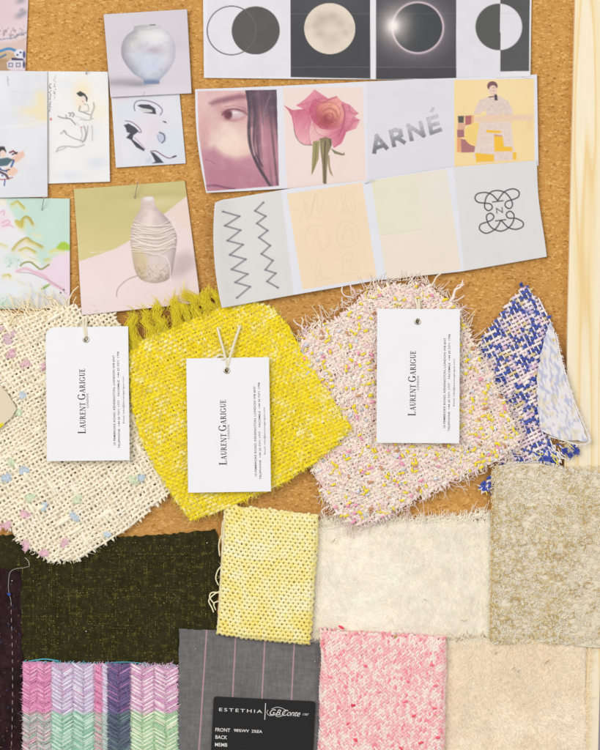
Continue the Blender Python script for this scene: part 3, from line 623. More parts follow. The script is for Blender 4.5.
def art_vase(A, s, t):
    u, v = A.u, A.v; o = (100, 5, 6.316); A.c[:] = (216, 210, 217)
    A.mix(sstep(44, 66, v), (221, 214, 223)); A.blob(180, 46, 30, 5, (210, 202, 210), .5)
    A.blob(122, 83, 26, 4.5, (172, 166, 172), .9, rot=-.03); A.blob(140, 85, 13, 3, (146, 144, 154), .8); A.blob(175, 92, 30, 8, (228, 222, 230), .7)
    vz = [(222, 140), (300, 130), (378, 132), (385, 148), (430, 175), (465, 220), (478, 280), (472, 350), (440, 410), (400, 455), (376, 482), (374, 500), (280, 502), (276, 478), (225, 445), (178, 395), (145, 340), (137, 290), (145, 240), (172, 195), (215, 165)]
    m = A.poly(spline(Z(*o, vz), 4, True), (214, 214, 224), soft=1.2)
    A.blob(152, 32, 22, 10, (232, 230, 232), .9, clip=m); A.blob(132, 40, 10, 13, (206, 204, 198), .7, clip=m); A.blob(150, 66, 16, 14, (206, 216, 234), .9, clip=m); A.blob(124, 58, 6, 12, (178, 172, 182), .7, clip=m)
    A.blob(132, 72, 8, 9, (170, 172, 186), .6, clip=m); A.blob(155, 51, 9, 4, (190, 176, 188), .8, clip=m); A.blob(168, 56, 7, 16, (218, 210, 220), .7, clip=m); A.blob(152, 83, 9, 3.4, (112, 132, 166), 1, clip=m)
    A.mix(m * np.clip((fnoise(u, v * 1.6, 7, 5) - .5) * 1.1, 0, .35), (180, 168, 180)); A.mix(m * np.clip((fnoise(u, v * 1.8, 6, 51) - .5) * 1.2, 0, .35), (238, 238, 242))
    dv = np.clip(segdist(u, v, spline(Z(*o, vz), 4, True), True) / 11, 0, 1); A.mix(m * (1 - dv) ** 1.6 * .75 * sstep(160, 128, u + .3 * (v - 55)), (150, 146, 158)); A.mix(m * (1 - dv) ** 1.8 * .6 * sstep(145, 172, u), (176, 170, 186)); A.mix(m * (1 - dv) ** 2 * .5 * sstep(62, 82, v), (140, 150, 178))
    A.blob(158, 38, 11, 7, (240, 238, 240), .8, clip=m)
    A.line(Z(*o, [(222, 152), (300, 158), (385, 146)]), 1, (196, 190, 186), .7, smooth=True, soft=1.4); A.line(Z(*o, [(320, 131), (350, 130)]), 1.3, (120, 116, 118), .8); A.poly(Z(*o, [(278, 480), (376, 482), (374, 502), (280, 503)]), (120, 138, 168), .8, soft=1.5)
    A.line(Z(*o, [(275, 575), (280, 560), (285, 553)]), .5, (120, 120, 124), .6)
paper('photo_print', [(104, 15), (187.3, 10)], [(111, 98), (191.8, 93.8)], lambda u, v, s, t: 3.4 + .9 * (1 - s) * t + .7 * s * (1 - t), art_vase,
      'photo print of a round pale porcelain jar', 'photo print', M_photo, bgc=(225, 220, 228))
def art_pebble(A, s, t):
    u, v = A.u, A.v; o = (105, 85, 6.316); A.c[:] = (228, 228, 234)
    q = A.poly(Z(*o, [(75, 65), (470, 50), (512, 495), (118, 512)]), (222, 224, 234), soft=1); A.blob(150, 130, 14, 14, (232, 216, 224), .9, clip=q); A.blob(128, 110, 12, 14, (220, 226, 238), .8, clip=q)
    A.blob(172, 145, 13, 14, (214, 228, 236), .9, clip=q); A.blob(126, 155, 11, 12, (232, 232, 238), .8, clip=q); A.blob(168, 105, 14, 14, (230, 230, 236), .8, clip=q); A.blob(122, 97, 8, 5, (238, 214, 216), .7, clip=q); A.mix(q * .5 * fnoise(u, v, 14, 8), (236, 236, 242))
    dk = (66, 66, 78); pu = (150, 120, 146)
    A.line(Z(*o, [(190, 165), (185, 130), (205, 103), (260, 100), (320, 118), (358, 150), (362, 170), (350, 190)]), 1.1, (126, 116, 142), .85, smooth=True, clip=q)
    A.poly(Z(*o, [(205, 132), (225, 124), (280, 125), (318, 150), (324, 186), (245, 176), (300, 172), (295, 158), (240, 150)]), dk, .95, soft=.9, clip=q); A.poly(Z(*o, [(215, 145), (260, 150), (300, 160), (300, 172), (240, 174), (222, 160)]), (206, 208, 210), .8, soft=1.2, clip=q)
    A.line(Z(*o, [(130, 228), (170, 236), (215, 270), (230, 298), (215, 300)]), 1.0, pu, .9, smooth=True, clip=q)
    A.poly(Z(*o, [(120, 256), (150, 245), (190, 268), (215, 294), (180, 320), (175, 345), (215, 375), (252, 408), (248, 420), (200, 395), (165, 348), (135, 335), (150, 318), (160, 305), (140, 300), (132, 272)]), dk, .95, soft=.9, clip=q)
    A.line(Z(*o, [(190, 335), (225, 370), (255, 405)]), .8, (190, 150, 170), .9, smooth=True, clip=q)
    A.ell(162, 138, 4.6, 5.5, (196, 202, 220), .9, soft=1.4, clip=q); A.line(Z(*o, [(345, 300), (372, 315), (378, 345), (362, 368)]), 1.2, (92, 94, 114), .9, smooth=True, clip=q); A.line(Z(*o, [(330, 315), (340, 345), (355, 362)]), .9, (166, 170, 196), .8, smooth=True, clip=q)
    A.poly(Z(*o, [(362, 228), (385, 230), (392, 244), (375, 240)]), (100, 106, 106), .9, clip=q)
    A.poly(Z(*o, [(288, 425), (310, 430), (345, 462), (372, 493), (298, 497), (320, 485), (305, 455)]), dk, .95, soft=.9, clip=q); A.line(Z(*o, [(290, 420), (325, 420), (365, 445), (405, 463), (448, 452)]), 1.1, (140, 104, 128), .9, smooth=True, clip=q)
    A.line(Z(*o, [(430, 456), (448, 450)]), 1.6, (70, 72, 90), .9, clip=q); A.poly(Z(*o, [(262, 470), (290, 455), (300, 490), (255, 495)]), (204, 208, 230), .8, soft=2, clip=q)
paper('photo_print', [(111, 90), (179, 86)], [(116.2, 168), (186, 163.6)], lambda u, v, s, t: 1.6 + 1.1 * t * (1 - s), art_pebble,
      'pastel print of glossy rounded shapes with black marks', 'photo print', M_photo)
def art_mint(A, s, t):
    u, v = A.u, A.v; o = (0, 190, 5.775); A.c[:] = (203, 228, 215); A.grain(4, 18, 4)
    A.poly(Z(*o, [(-80, 40), (20, 50), (70, 130), (130, 230), (160, 270), (200, 370), (240, 440), (300, 480), (410, 520), (410, 700), (-80, 700)]), (236, 235, 240), .95, soft=4)
    A.poly(Z(*o, [(410, 355), (350, 365), (285, 420), (225, 455), (190, 480), (280, 520), (340, 575), (410, 650)]), (240, 218, 230), .95, soft=2.5)
    for x, y, rx, ry, c, a in ((40, 220, 60, 40, (238, 240, 244), .8), (60, 600, 70, 60, (232, 238, 244), .7), (230, 600, 80, 30, (224, 236, 244), .7), (20, 190, 40, 45, (240, 212, 224), .9), (40, 150, 30, 20, (238, 226, 232), .8), (75, 400, 50, 30, (206, 228, 218), .9), (30, 660, 60, 30, (204, 228, 210), .8),
                               (350, 440, 50, 60, (240, 222, 236), .8), (15, 70, 30, 20, (244, 238, 214), .8), (70, 500, 40, 20, (244, 240, 226), .7), (310, 650, 60, 25, (236, 230, 240), .7)):
        A.blob(o[0] + x / o[2], o[1] + y / o[2], rx / o[2], ry / o[2], c, a)
    y1 = (206, 190, 84); y2 = (190, 170, 70)
    for pts, c, w in (([(70, 85), (100, 68), (125, 90), (140, 105)], y1, 2.2), ([(95, 180), (120, 185), (145, 158), (170, 165), (190, 198)], y2, 2.4), ([(105, 190), (125, 210), (130, 185)], y1, 4), ([(75, 345), (110, 305), (155, 280), (185, 300), (245, 330)], y2, 2.2), ([(115, 350), (155, 335), (205, 360)], y1, 2.2), ([(150, 290), (165, 300), (195, 310)], (226, 210, 140), 2.4),
                      ([(0, 310), (40, 325)], (218, 210, 130), 1.6), ([(20, 495), (50, 490), (60, 500)], y1, 1.6), ([(260, 405), (285, 400)], (214, 206, 110), 2), ([(290, 358), (330, 345), (370, 350)], (226, 220, 120), 2.4), ([(130, 375), (170, 390), (215, 410)], (236, 232, 190), 1.8), ([(100, 520), (140, 545)], (214, 220, 190), 1), ([(190, 250), (235, 265)], (232, 224, 180), 1.6)):
        A.line(Z(*o, [(x + 6, y + 14) for x, y in pts]), w * 1.8, np.asarray(c) * .4 + np.array((244, 240, 222)) * .6, .5, soft=4, smooth=True); A.line(Z(*o, pts), w, c, .8, soft=2.2, smooth=True); A.line(Z(*o, [(x + 2, y - 4) for x, y in pts[1:]]), .6, np.asarray(c) * .8, .6, soft=1.0, smooth=len(pts) > 2)
    A.poly(Z(*o, [(325, 335), (350, 305), (375, 298), (405, 318), (405, 350), (360, 345)]), (168, 204, 60), .9, soft=1.8); A.poly(Z(*o, [(232, 575), (270, 548), (300, 540), (280, 560), (255, 575)]), (150, 178, 90), .9, soft=1.2)
    A.line(Z(*o, [(120, 437), (145, 420), (180, 418), (210, 440), (240, 458), (285, 432)]), 1.6, (140, 150, 76), .9, soft=1, smooth=True)
    A.line(Z(*o, [(100, 470), (150, 455), (200, 475), (260, 500), (300, 540), (360, 570)]), 2.8, (232, 184, 202), .85, soft=2, smooth=True); A.line(Z(*o, [(110, 476), (180, 482), (250, 510), (295, 528), (350, 566), (385, 600)]), .8, (176, 150, 166), .7, smooth=True)
    for pts in ([(5, 130), (25, 120), (25, 145)], [(15, 190), (45, 175), (60, 190), (40, 200)], [(20, 210), (60, 205), (80, 218)]): A.line(Z(*o, pts), 1.2, (228, 168, 192), .8, soft=1.2, smooth=True)
    for x, y in ((352, 594), (371, 577)): A.ell(o[0] + x / o[2], o[1] + y / o[2], .9, .9, (80, 78, 90), .95)
    A.mix(np.clip((vnoise(u, v, 1.5, 3) - .62) * 3, 0, .5) * inside(Z(*o, [(20, 380), (120, 400), (140, 450), (40, 450)]), u, v), (160, 200, 180)); A.mix(np.clip((vnoise(u, v, 1.5, 30) - .6) * 3, 0, .5) * inside(Z(*o, [(-10, 600), (60, 620), (110, 690), (-10, 700)]), u, v), (150, 190, 150))
paper('art_print', [(-12, 197.4), (70, 198.8)], [(-12, 309.5), (70.4, 308.5)], lambda u, v, s, t: 1.5 + .8 * t * s + .5 * np.sin(t * 3), art_mint,
      'mint green print of pink and white clouds over gold hills', 'print')
def art_bottle(A, s, t):
    u, v = A.u, A.v; o = (70, 175, 4.444); A.c[:] = (208, 196, 134)
    A.mix(sstep(200, 250, v + (u - 80) * -.1) * .6, (222, 208, 150)); A.blob(165, 195, 40, 4, (194, 180, 118), .6, rot=-.03); A.blob(160, 203, 26, 6, (222, 212, 164), .8, rot=-.1)
    A.poly(Z(*o, [(520, 95), (430, 165), (270, 290), (200, 330), (30, 390), (30, 650), (620, 650), (600, 90)]), (239, 220, 218), soft=.8); A.blob(185, 215, 25, 20, (240, 216, 200), .6, clip=A.quadmask(Z(*o, [(520, 95), (430, 165), (600, 330), (600, 90)]), 1)); A.blob(100, 300, 40, 25, (242, 226, 226), .7)
    A.poly(Z(*o, [(470, 360), (520, 340), (560, 370), (555, 410), (500, 440), (450, 455)]), (206, 188, 186), .8, soft=8); A.blob(183, 268, 8, 12, (196, 178, 178), .6, rot=.5)
    b = [(317, 108), (345, 97), (372, 102), (383, 140), (420, 180), (450, 215), (475, 270), (472, 330), (462, 400), (455, 440), (430, 470), (380, 482), (330, 472), (300, 445), (285, 400), (275, 340), (270, 280), (278, 220), (300, 175), (316, 145)]
    m = A.poly(spline(Z(*o, b), 4, True), (224, 208, 204), soft=1.1); A.blob(146, 215, 6, 10, (236, 212, 206), .8, clip=m); A.blob(168, 235, 9, 20, (206, 192, 194), .6, clip=m); A.poly(Z(*o, [(275, 310), (330, 330), (350, 400), (330, 470), (300, 450), (280, 380)]), (216, 194, 150), .8, soft=5, clip=m); A.blob(158, 272, 8, 10, (228, 214, 198), .8, clip=m)
    A.mix(m * np.clip((fnoise(u, v, 5, 6) - .5) * 1.3, 0, .35), (196, 176, 160)); A.ell(148, 198.5, 6, 2.2, (244, 238, 238), .8, soft=1.5, clip=m); A.line(Z(*o, [(318, 145), (350, 150), (384, 142)]), .8, (200, 184, 182), .6, smooth=True)
    dv = np.clip(segdist(u, v, spline(Z(*o, b), 4, True), True) / 9, 0, 1); A.mix(m * (1 - dv) ** 1.5 * .8 * sstep(148, 172, u), (164, 146, 146)); A.mix(m * (1 - dv) ** 1.6 * .55 * sstep(152, 136, u), (186, 164, 150)); A.mix(m * (1 - dv) ** 1.5 * .5 * sstep(268, 284, v), (170, 148, 126))
    A.blob(150, 222, 4, 12, (246, 228, 222), .7, clip=m); A.mix(m * sstep(262, 268, v) * np.clip((vnoise(u, v, 1.3, 41) - .5) * 1.6, 0, .5), (168, 140, 110))
    rs = np.random.RandomState(3)
    for k in range(20):
        y = 205 + k * 6.4 + rs.uniform(-7, 7); tl = rs.uniform(-40, 30); sg = rs.uniform(10, 34)
        x0 = 276 if y > 230 else 285
        p = Z(*o, [(x0 - 3 + rs.uniform(-3, 8), y - tl * .4), (325, y + sg * .7), (395, y + sg + rs.uniform(-8, 8)), (466 + rs.uniform(-6, 6), y + tl * .6)])
        A.line([(x, yy + .9) for x, yy in p], .6, (160, 140, 126), .6, soft=.9, smooth=True, clip=m); A.line(p, rs.uniform(.6, 1.0), (246, 238, 224), .9, soft=.8, smooth=True)
    A.line(Z(*o, [(395, 355), (430, 370), (446, 410), (447, 450), (450, 480)]), .9, (240, 232, 222), .95, smooth=True); A.line(Z(*o, [(450, 480), (490, 500), (560, 500)]), .5, (222, 206, 202), .7, smooth=True)
    A.line(Z(*o, [(305, 448), (260, 465), (225, 495), (212, 520), (211, 541)]), 1.0, (186, 158, 142), .95, smooth=True)
    for x in range(92, 136, 6):
        if x < 112 or rs.rand() < .5: A.line(Z(*o, [(x, 346 - (x - 92) * .06), (x + 4, 345 - (x - 92) * .06)]), .8, (240, 236, 220), .8)
    for x in range(142, 200, 5): A.line(Z(*o, [(x, 342 - (x - 142) * .1), (x + 3, 341 - (x - 142) * .1)]), .6, (240, 236, 220), .4)
paper('photo_print', [(74, 189.3), (185, 181)], [(83, 315.5), (201, 303)], lambda u, v, s, t: 1.7 + 7.2 * sstep(.35, 1, t) * (1 - .6 * s) + .8 * s * t, art_bottle,
      'photo print of a stone bottle wound with cream string', 'photo print', M_photo)

# ------------------------------------------------------------------ cloth made of yarns
def hairs(root, direc, length, bend, nseg):
    s = np.linspace(0, 1, nseg + 1)[None, :, None]
    return root[:, None] + direc[:, None] * (length[:, None, None] * s) + bend[:, None] * (length[:, None, None] * s ** 2)
def scatter(poly, n, rs):
    p = np.asarray(poly, dtype=np.float64); lo = p.min(0); hi = p.max(0); out = []
    got = 0
    while got < n:
        q = lo + rs.rand(n * 2, 2) * (hi - lo); q = q[inside(p, q[:, 0], q[:, 1])]; out.append(q); got += len(q)
    return np.vstack(out)[:n]
def weave(g, poly, ang, pa, pb, ra, rb, colA, colB, hf, amp, jit, seed, ext=2, sides=5, ext_len=0):
    rs = np.random.RandomState(seed); p = np.asarray(poly, dtype=np.float64)
    a = np.array([math.cos(ang), math.sin(ang)]); b = np.array([-math.sin(ang), math.cos(ang)])
    for st, (d, o, pc, pl, r, cf) in enumerate(((a, b, pa, pb, ra, colA), (b, a, pb, pa, rb, colB))):
        dd = p @ d; oo = p @ o
        for k in range(int(oo.min() // pc), int(oo.max() // pc) + 2):
            i = np.arange(int(dd.min() // (pl / 2)) - 4, int(dd.max() // (pl / 2)) + 6); t = i * pl / 2
            off = k * pc + (rs.rand() - .5) * jit * .6 + (vnoise(t, np.full(len(t), k * 7.3), 12, seed + st) - .5) * jit * 1.6 + (vnoise(t, np.full(len(t), 0.0) + k * pc, 60, seed + 50 + st) - .5) * jit * 5
            uv = d[None] * t[:, None] + o[None] * off[:, None]
            ins = inside(p, uv[:, 0], uv[:, 1])
            if ins.sum() < 3: continue
            edges = np.flatnonzero(np.diff(np.concatenate([[0], ins.astype(int), [0]])))
            for e0, e1 in zip(edges[::2], edges[1::2]):
                if e1 - e0 < 3: continue
                e0 = max(0, e0 - rs.randint(0, ext + 1)); e1 = min(len(t), e1 + rs.randint(0, ext + 1))
                q = uv[e0:e1]; tt = t[e0:e1]
                sg = 1 if st == 0 else -1
                h = hf(q[:, 0], q[:, 1]) + sg * amp * np.cos(math.pi * (tt / pl + k)) + (vnoise(tt, np.full(len(tt), k * 3.7), 4, seed + 9) - .5) * amp * .8
                R = r * (0.82 + .4 * vnoise(tt, np.full(len(tt), k * 5.1), pl * 1.7, seed + 4 + st))
                c = cf(k, tt, q[:, 0], q[:, 1], rs)
                g.tube(np.column_stack([q, h]), R, fib(c), sides)
def fuzz(g, poly, n, rs, hf, lmin, lmax, r, cols, lift=0.5, nseg=2, hoff=1.5, curl=.8):
    q = scatter(poly, n, rs); root = np.column_stack([q, hf(q[:, 0], q[:, 1]) + hoff])
    th = rs.rand(n) * 2 * math.pi; d = np.column_stack([np.cos(th), np.sin(th), rs.rand(n) * lift * 2 - lift * .2])
    th2 = th + rs.choice([-1, 1], n) * rs.uniform(.6, 1.8, n); bd = np.column_stack([np.cos(th2), np.sin(th2), rs.uniform(-.9, .1, n) * lift]) * curl
    L = rs.uniform(lmin, lmax, n); c = np.asarray(cols, dtype=np.float64)[rs.randint(0, len(cols), n)]
    R = np.full((n, nseg + 1), r); R[:, -1] *= .4
    g.tubes(hairs(root, d, L, bd, nseg), R, np.repeat(fib(c)[:, None], nseg + 1, 1), 3)
def strand(g, pts, r, c, sides=5, n=8):
    g.tube(spline(pts, n), r, fib(c), sides)
def tuft(g, u, v, h, n, rad, L, r, c, rs, var=10):
    th = rs.rand(n) * 2 * math.pi; rr = np.sqrt(rs.rand(n)) * rad
    root = np.column_stack([u + rr * np.cos(th), v + rr * np.sin(th), h + rs.rand(n) * 1.2])
    t2 = th + math.pi / 2 + rs.randn(n) * .9; d = np.column_stack([np.cos(t2), np.sin(t2), rs.rand(n) * .35])
    bd = np.column_stack([-np.cos(th) * .7 + rs.randn(n) * .3, -np.sin(th) * .7 + rs.randn(n) * .3, -rs.rand(n) * .3])
    cc = fib(np.asarray(c, dtype=np.float64)[None] + rs.randn(n, 1) * var)
    g.tubes(hairs(root, d, rs.uniform(.5, 1, n) * L, bd, 3), r, np.repeat(cc[:, None], 4, 1), 3)
def slub(g, u, v, h, an, L, r, c, rs):
    w = np.linspace(0, 1, 7); an = an + rs.randn() * .25; k = rs.randn() * .8
    x = u + math.cos(an) * (w - .5) * L - math.sin(an) * k * np.sin(np.pi * w); y = v + math.sin(an) * (w - .5) * L + math.cos(an) * k * np.sin(np.pi * w)
    g.tube(np.column_stack([x, y, h + .7 * np.sin(np.pi * w)]), r * np.sin(np.pi * np.clip(w, .1, .9)) ** .6 * (1 + .15 * rs.randn(7)), fib(np.clip(np.asarray(c, dtype=float) + rs.randn() * 9, 0, 255)), 5)
const = lambda h: (lambda u, v: np.full(np.shape(u), float(h)))
def flat_backing(poly, hf, c, step=4.0):
    """a backing cloth filling a polygon: small square cells"""
    p = np.asarray(poly, dtype=np.float64); lo = p.min(0); hi = p.max(0)
    x = np.arange(lo[0], hi[0] + step, step); y = np.arange(lo[1], hi[1] + step, step)
    X, Y = np.meshgrid(x, y); ok = inside(p, X, Y)
    nu = len(x); F = grid_faces(nu, len(y)); F = F[ok.ravel()[F].all(1)]
    P = np.column_stack([X.ravel(), Y.ravel(), hf(X.ravel(), Y.ravel())])
    return P, F, np.broadcast_to(alb(c), (len(P), 3))

# --- cream open weave with pastel slubs
rs = np.random.RandomState(11)
t = Thing('fabric_swatch', 'cream loosely woven swatch with pastel pink and blue slubs', 'fabric swatch', 80, 560, 0, )
P_CREAM = [(-14, 312), (20, 316), (45, 311), (70, 306), (100, 309), (116, 315), (150, 380), (180, 470), (171, 492), (140, 519), (112, 538), (84, 557), (70, 560), (52, 560), (36, 552), (18, 538), (4, 524), (-14, 512)]
h_cream = lambda u, v: 5.2 + 3.4 * (fnoise(u, v, 60, 3) - .5)
def c_cream(k, tt, u, v, rs):
    b = np.array((236, 228, 208)) + (rs.rand() - .5) * 12; n = vnoise(tt, np.full(len(tt), k * 9.1), 14, 77)
    return b + (n[:, None] - .5) * np.array((20, 22, 30))
g = Geo(); weave(g, P_CREAM, math.radians(-31), 4.1, 4.3, 1.5, 1.42, c_cream, c_cream, h_cream, .85, 1.25, 21, ext=2)
for _ in range(60):                                    # doubled slub yarns in the weave
    q = scatter(P_CREAM, 1, rs)[0]; an = math.radians(-31 + (90 if rs.rand() < .5 else 0)); L = rs.uniform(10, 26)
    w = np.linspace(0, 1, 9); d = np.array([math.cos(an), math.sin(an)]); pts = q + d * (w[:, None] - .5) * L
    ins = inside(P_CREAM, pts[:, 0], pts[:, 1])
    if ins.all(): g.tube(np.column_stack([pts, h_cream(pts[:, 0], pts[:, 1]) + 1.2]), 2.3 * np.sin(np.pi * np.clip(w, .08, .92)), fib(np.array((240, 233, 214))), 6)
P_, F_, C_ = g.get(); cl = t.part('woven_cloth', P_, F_, C_, M_cotton, stuff=True)
g = Geo(); weave(g, P_CREAM, math.radians(-24), 4.9, 5.2, 1.5, 1.4, c_cream, c_cream, lambda u, v: h_cream(u, v) - 2.0, .5, 3.2, 22, ext=0, sides=4)
P_, F_, C_ = g.get(); t.part('under_weave', P_, F_, C_, M_cotton, stuff=True)
g = Geo(); fuzz(g, P_CREAM, 5200, rs, h_cream, 2, 5, .19, [(240, 232, 214), (230, 220, 196)], .45, hoff=1.0)
for k in range(95):                                     # frayed top edge
    u0 = rs.uniform(-8, 74); v0 = 318 + rs.uniform(-6, 8) - .06 * u0; a = math.radians(rs.uniform(185, 265) if u0 > 40 else rs.uniform(160, 235)); L = rs.uniform(10, 34)
    pts = [(u0, v0, 5.5)]
    for j in range(1, 5):
        a += rs.uniform(-.75, .75); pts.append((pts[-1][0] + math.cos(a) * L / 4, pts[-1][1] + math.sin(a) * L / 4, 5.5 + rs.uniform(-.8, 2.2)))
    if all(p[0] < 82 or p[1] > 314 for p in pts): strand(g, pts, rs.uniform(.3, .65), (236, 224, 194) if rs.rand() < .75 else (222, 206, 168), 4, 5)
for k in range(36):
    i = rs.randint(11, len(P_CREAM) - 2); w = rs.rand(); a0 = np.array(P_CREAM[i]); b0 = np.array(P_CREAM[i + 1]); q = a0 * (1 - w) + b0 * w; a = rs.uniform(.2, 2.4)
    strand(g, [(*q, 4.5), (q[0] + 2 * math.cos(a), q[1] + 2 * math.sin(a), 5), (q[0] + 5 * math.cos(a + .3), q[1] + 4 * math.sin(a + .3), 4.2)], .4, (238, 228, 200), 4, 4)
strand(g, [(84, 552, 5), (83, 546, 6), (88, 540, 6), (98, 536, 6), (112, 533, 5)], 1.1, (240, 232, 210)); strand(g, [(80, 560, 4), (82, 552, 5), (86, 545, 6)], .7, (238, 228, 204))
P_, F_, C_ = g.get(); t.part('frayed_threads', P_, F_, C_, M_cotton, stuff=True)
PK, BL, GN = (243, 206, 216), (204, 216, 226), (220, 230, 200)
for u, v, c, r in ((13, 353, PK, 4), (27, 363, PK, 3.4), (44, 366, PK, 4), (23, 396, BL, 3), (20, 412, GN, 3.4), (25, 469, BL, 4), (8, 477, BL, 4.2), (12, 462, GN, 4), (25, 514, PK, 4), (45, 505, BL, 3.2), (76, 517, BL, 3.6), (78, 500, GN, 4), (133, 480, GN, 4), (142, 478, BL, 3.6),
                   (6, 525, PK, 3.8), (28, 545, PK, 3.6), (46, 553, PK, 4), (67, 541, PK, 4.2), (30, 497, GN, 3.6), (107, 533, BL, 2.6), (8, 338, (240, 214, 222), 5)):
    g = Geo(); tuft(g, u, v, h_cream(np.array(u), np.array(v)) + 1.3, 60, r * .6, r * .9, .34, c, rs, 6); [tuft(g, u + rs.randn() * r * .55, v + rs.randn() * r * .55, h_cream(np.array(u), np.array(v)) + 1.1, 36, r * .45, r * .8, .32, c, rs, 8) for _ in range(3)]; P_, F_, C_ = g.get(); t.part('pastel_slub', P_, F_, C_, M_yarn, stuff=True)

# --- small beige corner laid over it at the board edge
P, s_, t_ = sheet([(-14, 372), (-2, 380), (8, 392), (18.5, 409)], [(-14, 436), (-6, 434), (2, 428), (14, 416)], 30, 30, lambda u, v, s, t: 9.0 + .6 * np.sin(s * 3) + .5 * t, rough=1.2, seed=4)
Cc = np.tile(np.array((235, 222, 194.0)), (len(P), 1)); yl = sstep(421, 425, P[:, 1] - P[:, 0] * .1) * (P[:, 0] < 6); Cc = Cc * (1 - yl[:, None]) + np.array((240, 224, 30)) * yl[:, None]
P2, F, C = skirted(P, alb(Cc), 30, 30, 1.2)
single('fabric_swatch', P2, F, C, M_cloth, 'small beige cloth corner with a bright yellow tip on the cream weave', 'fabric swatch')

# --- yellow tweed
rs = np.random.RandomState(12)
t = Thing('fabric_swatch', 'bright yellow tweed swatch with cream flecks and a shaggy top', 'fabric swatch', 230, 520, 0)
P_YEL = [(129, 352), (150, 336), (172, 330), (196, 318), (214, 304), (246, 299), (272, 307), (288, 326), (303, 352), (322, 384), (338, 408), (351, 428), (335, 446), (312, 464), (285, 482), (252, 497), (222, 509), (192, 520), (176, 500), (158, 470), (142, 440), (132, 405)]
h_yel = lambda u, v: 6.0 + 2.2 * sstep(300, 400, v) + 1.6 * sstep(290, 340, u) + 1.8 * (fnoise(u, v, 55, 13) - .5) + 2.6 * sstep(300, 335, v) * 0
def h_yel2(u, v): return h_yel(u, v) - 3.2 * (1 - sstep(302, 326, v))
Y1 = np.array((234, 216, 44)); YC = np.array((242, 232, 168))
def c_yelA(k, tt, u, v, rs):
    n = sstep(.54, .70, vnoise(tt, np.full(len(tt), k * 4.7), 8, 78) * .5 + .5 * vnoise(u, v, 15, 6))[:, None]
    return (Y1 + (rs.rand() - .5) * 16) * (1 - n) + YC * n
def c_yelB(k, tt, u, v, rs):
    n = sstep(.70, .8, vnoise(tt, np.full(len(tt), k * 4.7), 6, 79))[:, None]
    return (np.array((226, 206, 30)) + (rs.rand() - .5) * 16) * (1 - n) + YC * n
g = Geo(); weave(g, P_YEL, math.radians(-27), 3.6, 3.1, 1.75, 1.4, c_yelA, c_yelB, h_yel2, .8, 1.1, 31, ext=1, sides=5)
P_, F_, C_ = g.get(); t.part('woven_cloth', P_, F_, C_, M_yarn, stuff=True)
P_, F_, C_ = flat_backing(P_YEL, lambda u, v: h_yel2(u, v) - 1.9, (206, 176, 10)); t.part('back_cloth', P_, F_, C_, M_cloth)
g = Geo(); fuzz(g, P_YEL, 20000, rs, h_yel2, 2, 5.0, .19, [(240, 224, 60), (236, 216, 40), (244, 236, 150)], .5, hoff=1.0)
P_, F_, C_ = g.get(); t.part('fuzz', P_, F_, C_, M_yarn, stuff=True)
g = Geo()
for u0, v0, pts, n in ((136, 350, [(0, 0), (-4, -12), (-6, -22), (-1, -32), (-8, -38)], 36), (150, 342, [(0, 0), (2, -12), (-4, -20), (-2, -28), (-10, -34)], 34), (166, 334, [(0, 0), (-4, -10), (-10, -18), (-6, -28), (-14, -34)], 34), (182, 328, [(0, 0), (-6, -8), (-4, -18), (-10, -24), (-6, -34)], 40),
                       (190, 322, [(0, 0), (-4, -12), (-12, -16), (-10, -26)], 34), (200, 318, [(0, 0), (-6, -10), (-6, -18), (-16, -22), (-14, -28)], 34), (212, 308, [(0, 0), (-6, -6), (-6, -14), (-2, -18)], 40), (222, 304, [(0, 0), (-4, -6), (-8, -11), (-6, -16)], 30), (160, 340, [(0, 0), (-2, -10), (4, -18), (-1, -25)], 26),
                       (205, 312, [(0, 0), (2, -6), (-5, -12), (0, -20)], 22), (143, 346, [(0, 0), (-8, -8), (-10, -18), (-16, -24)], 24), (174, 332, [(0, 0), (4, -12), (0, -20), (3, -26)], 24)):
    base = spline([(u0 + x, v0 + y) for x, y in pts], 5); m = len(base); n = int(n * 2.4); w = np.linspace(0, 1, m)
    hh = 7 + 1.5 * np.sin(w * 3)
    for j in range(n):
        off = rs.randn(2) * 2.3; drift = rs.randn(2) * 3.6; ph = rs.rand() * 6
        q = base + off * (1 - .45 * w[:, None]) + drift * (w ** 2)[:, None] + np.column_stack([np.sin(w * 9 + ph), np.cos(w * 8 + ph)]) * 1.3
        mm = max(5, int(m * rs.uniform(.55, 1)))
        g.tube(np.column_stack([q, np.maximum(hh + rs.randn() * 1.0, 2.2)])[:mm], .24, fib(np.clip(np.array((244, 226, 56)) + rs.randn() * 10, 0, 255), 1.45), 3)
P_, F_, C_ = g.get(); t.part('fringe', P_, F_, C_, M_yarn, stuff=True)

# --- pink, cream and yellow boucle
rs = np.random.RandomState(13)
t = Thing('fabric_swatch', 'pale pink nubby boucle swatch with yellow and brown flecks', 'fabric swatch', 400, 524, 0)
P_PINK = [(296, 350), (306, 336), (318, 326), (334, 322), (350, 308), (370, 292), (384, 288), (402, 284), (424, 286), (446, 300), (458, 312), (470, 340), (482, 360), (494, 384), (508, 412), (519, 438), (503, 456), (482, 466), (458, 478), (432, 490), (404, 505), (380, 518), (362, 524), (342, 518), (330, 504), (320, 484), (312, 462), (316, 440), (310, 400), (300, 370)]
h_pink = lambda u, v: 6.2 + 1.6 * (fnoise(u, v, 50, 23) - .5)
PINKS = np.array([(246, 228, 222), (246, 234, 216), (242, 214, 214), (240, 228, 204), (234, 226, 220), (248, 240, 228), (245, 222, 212)], dtype=np.float64)
def c_pink(k, tt, u, v, rs):
    i = (hash2(np.floor(tt / 7.0 + k * .37), np.full(len(tt), k * 1.0), 5) * len(PINKS)).astype(int) % len(PINKS); return PINKS[i]
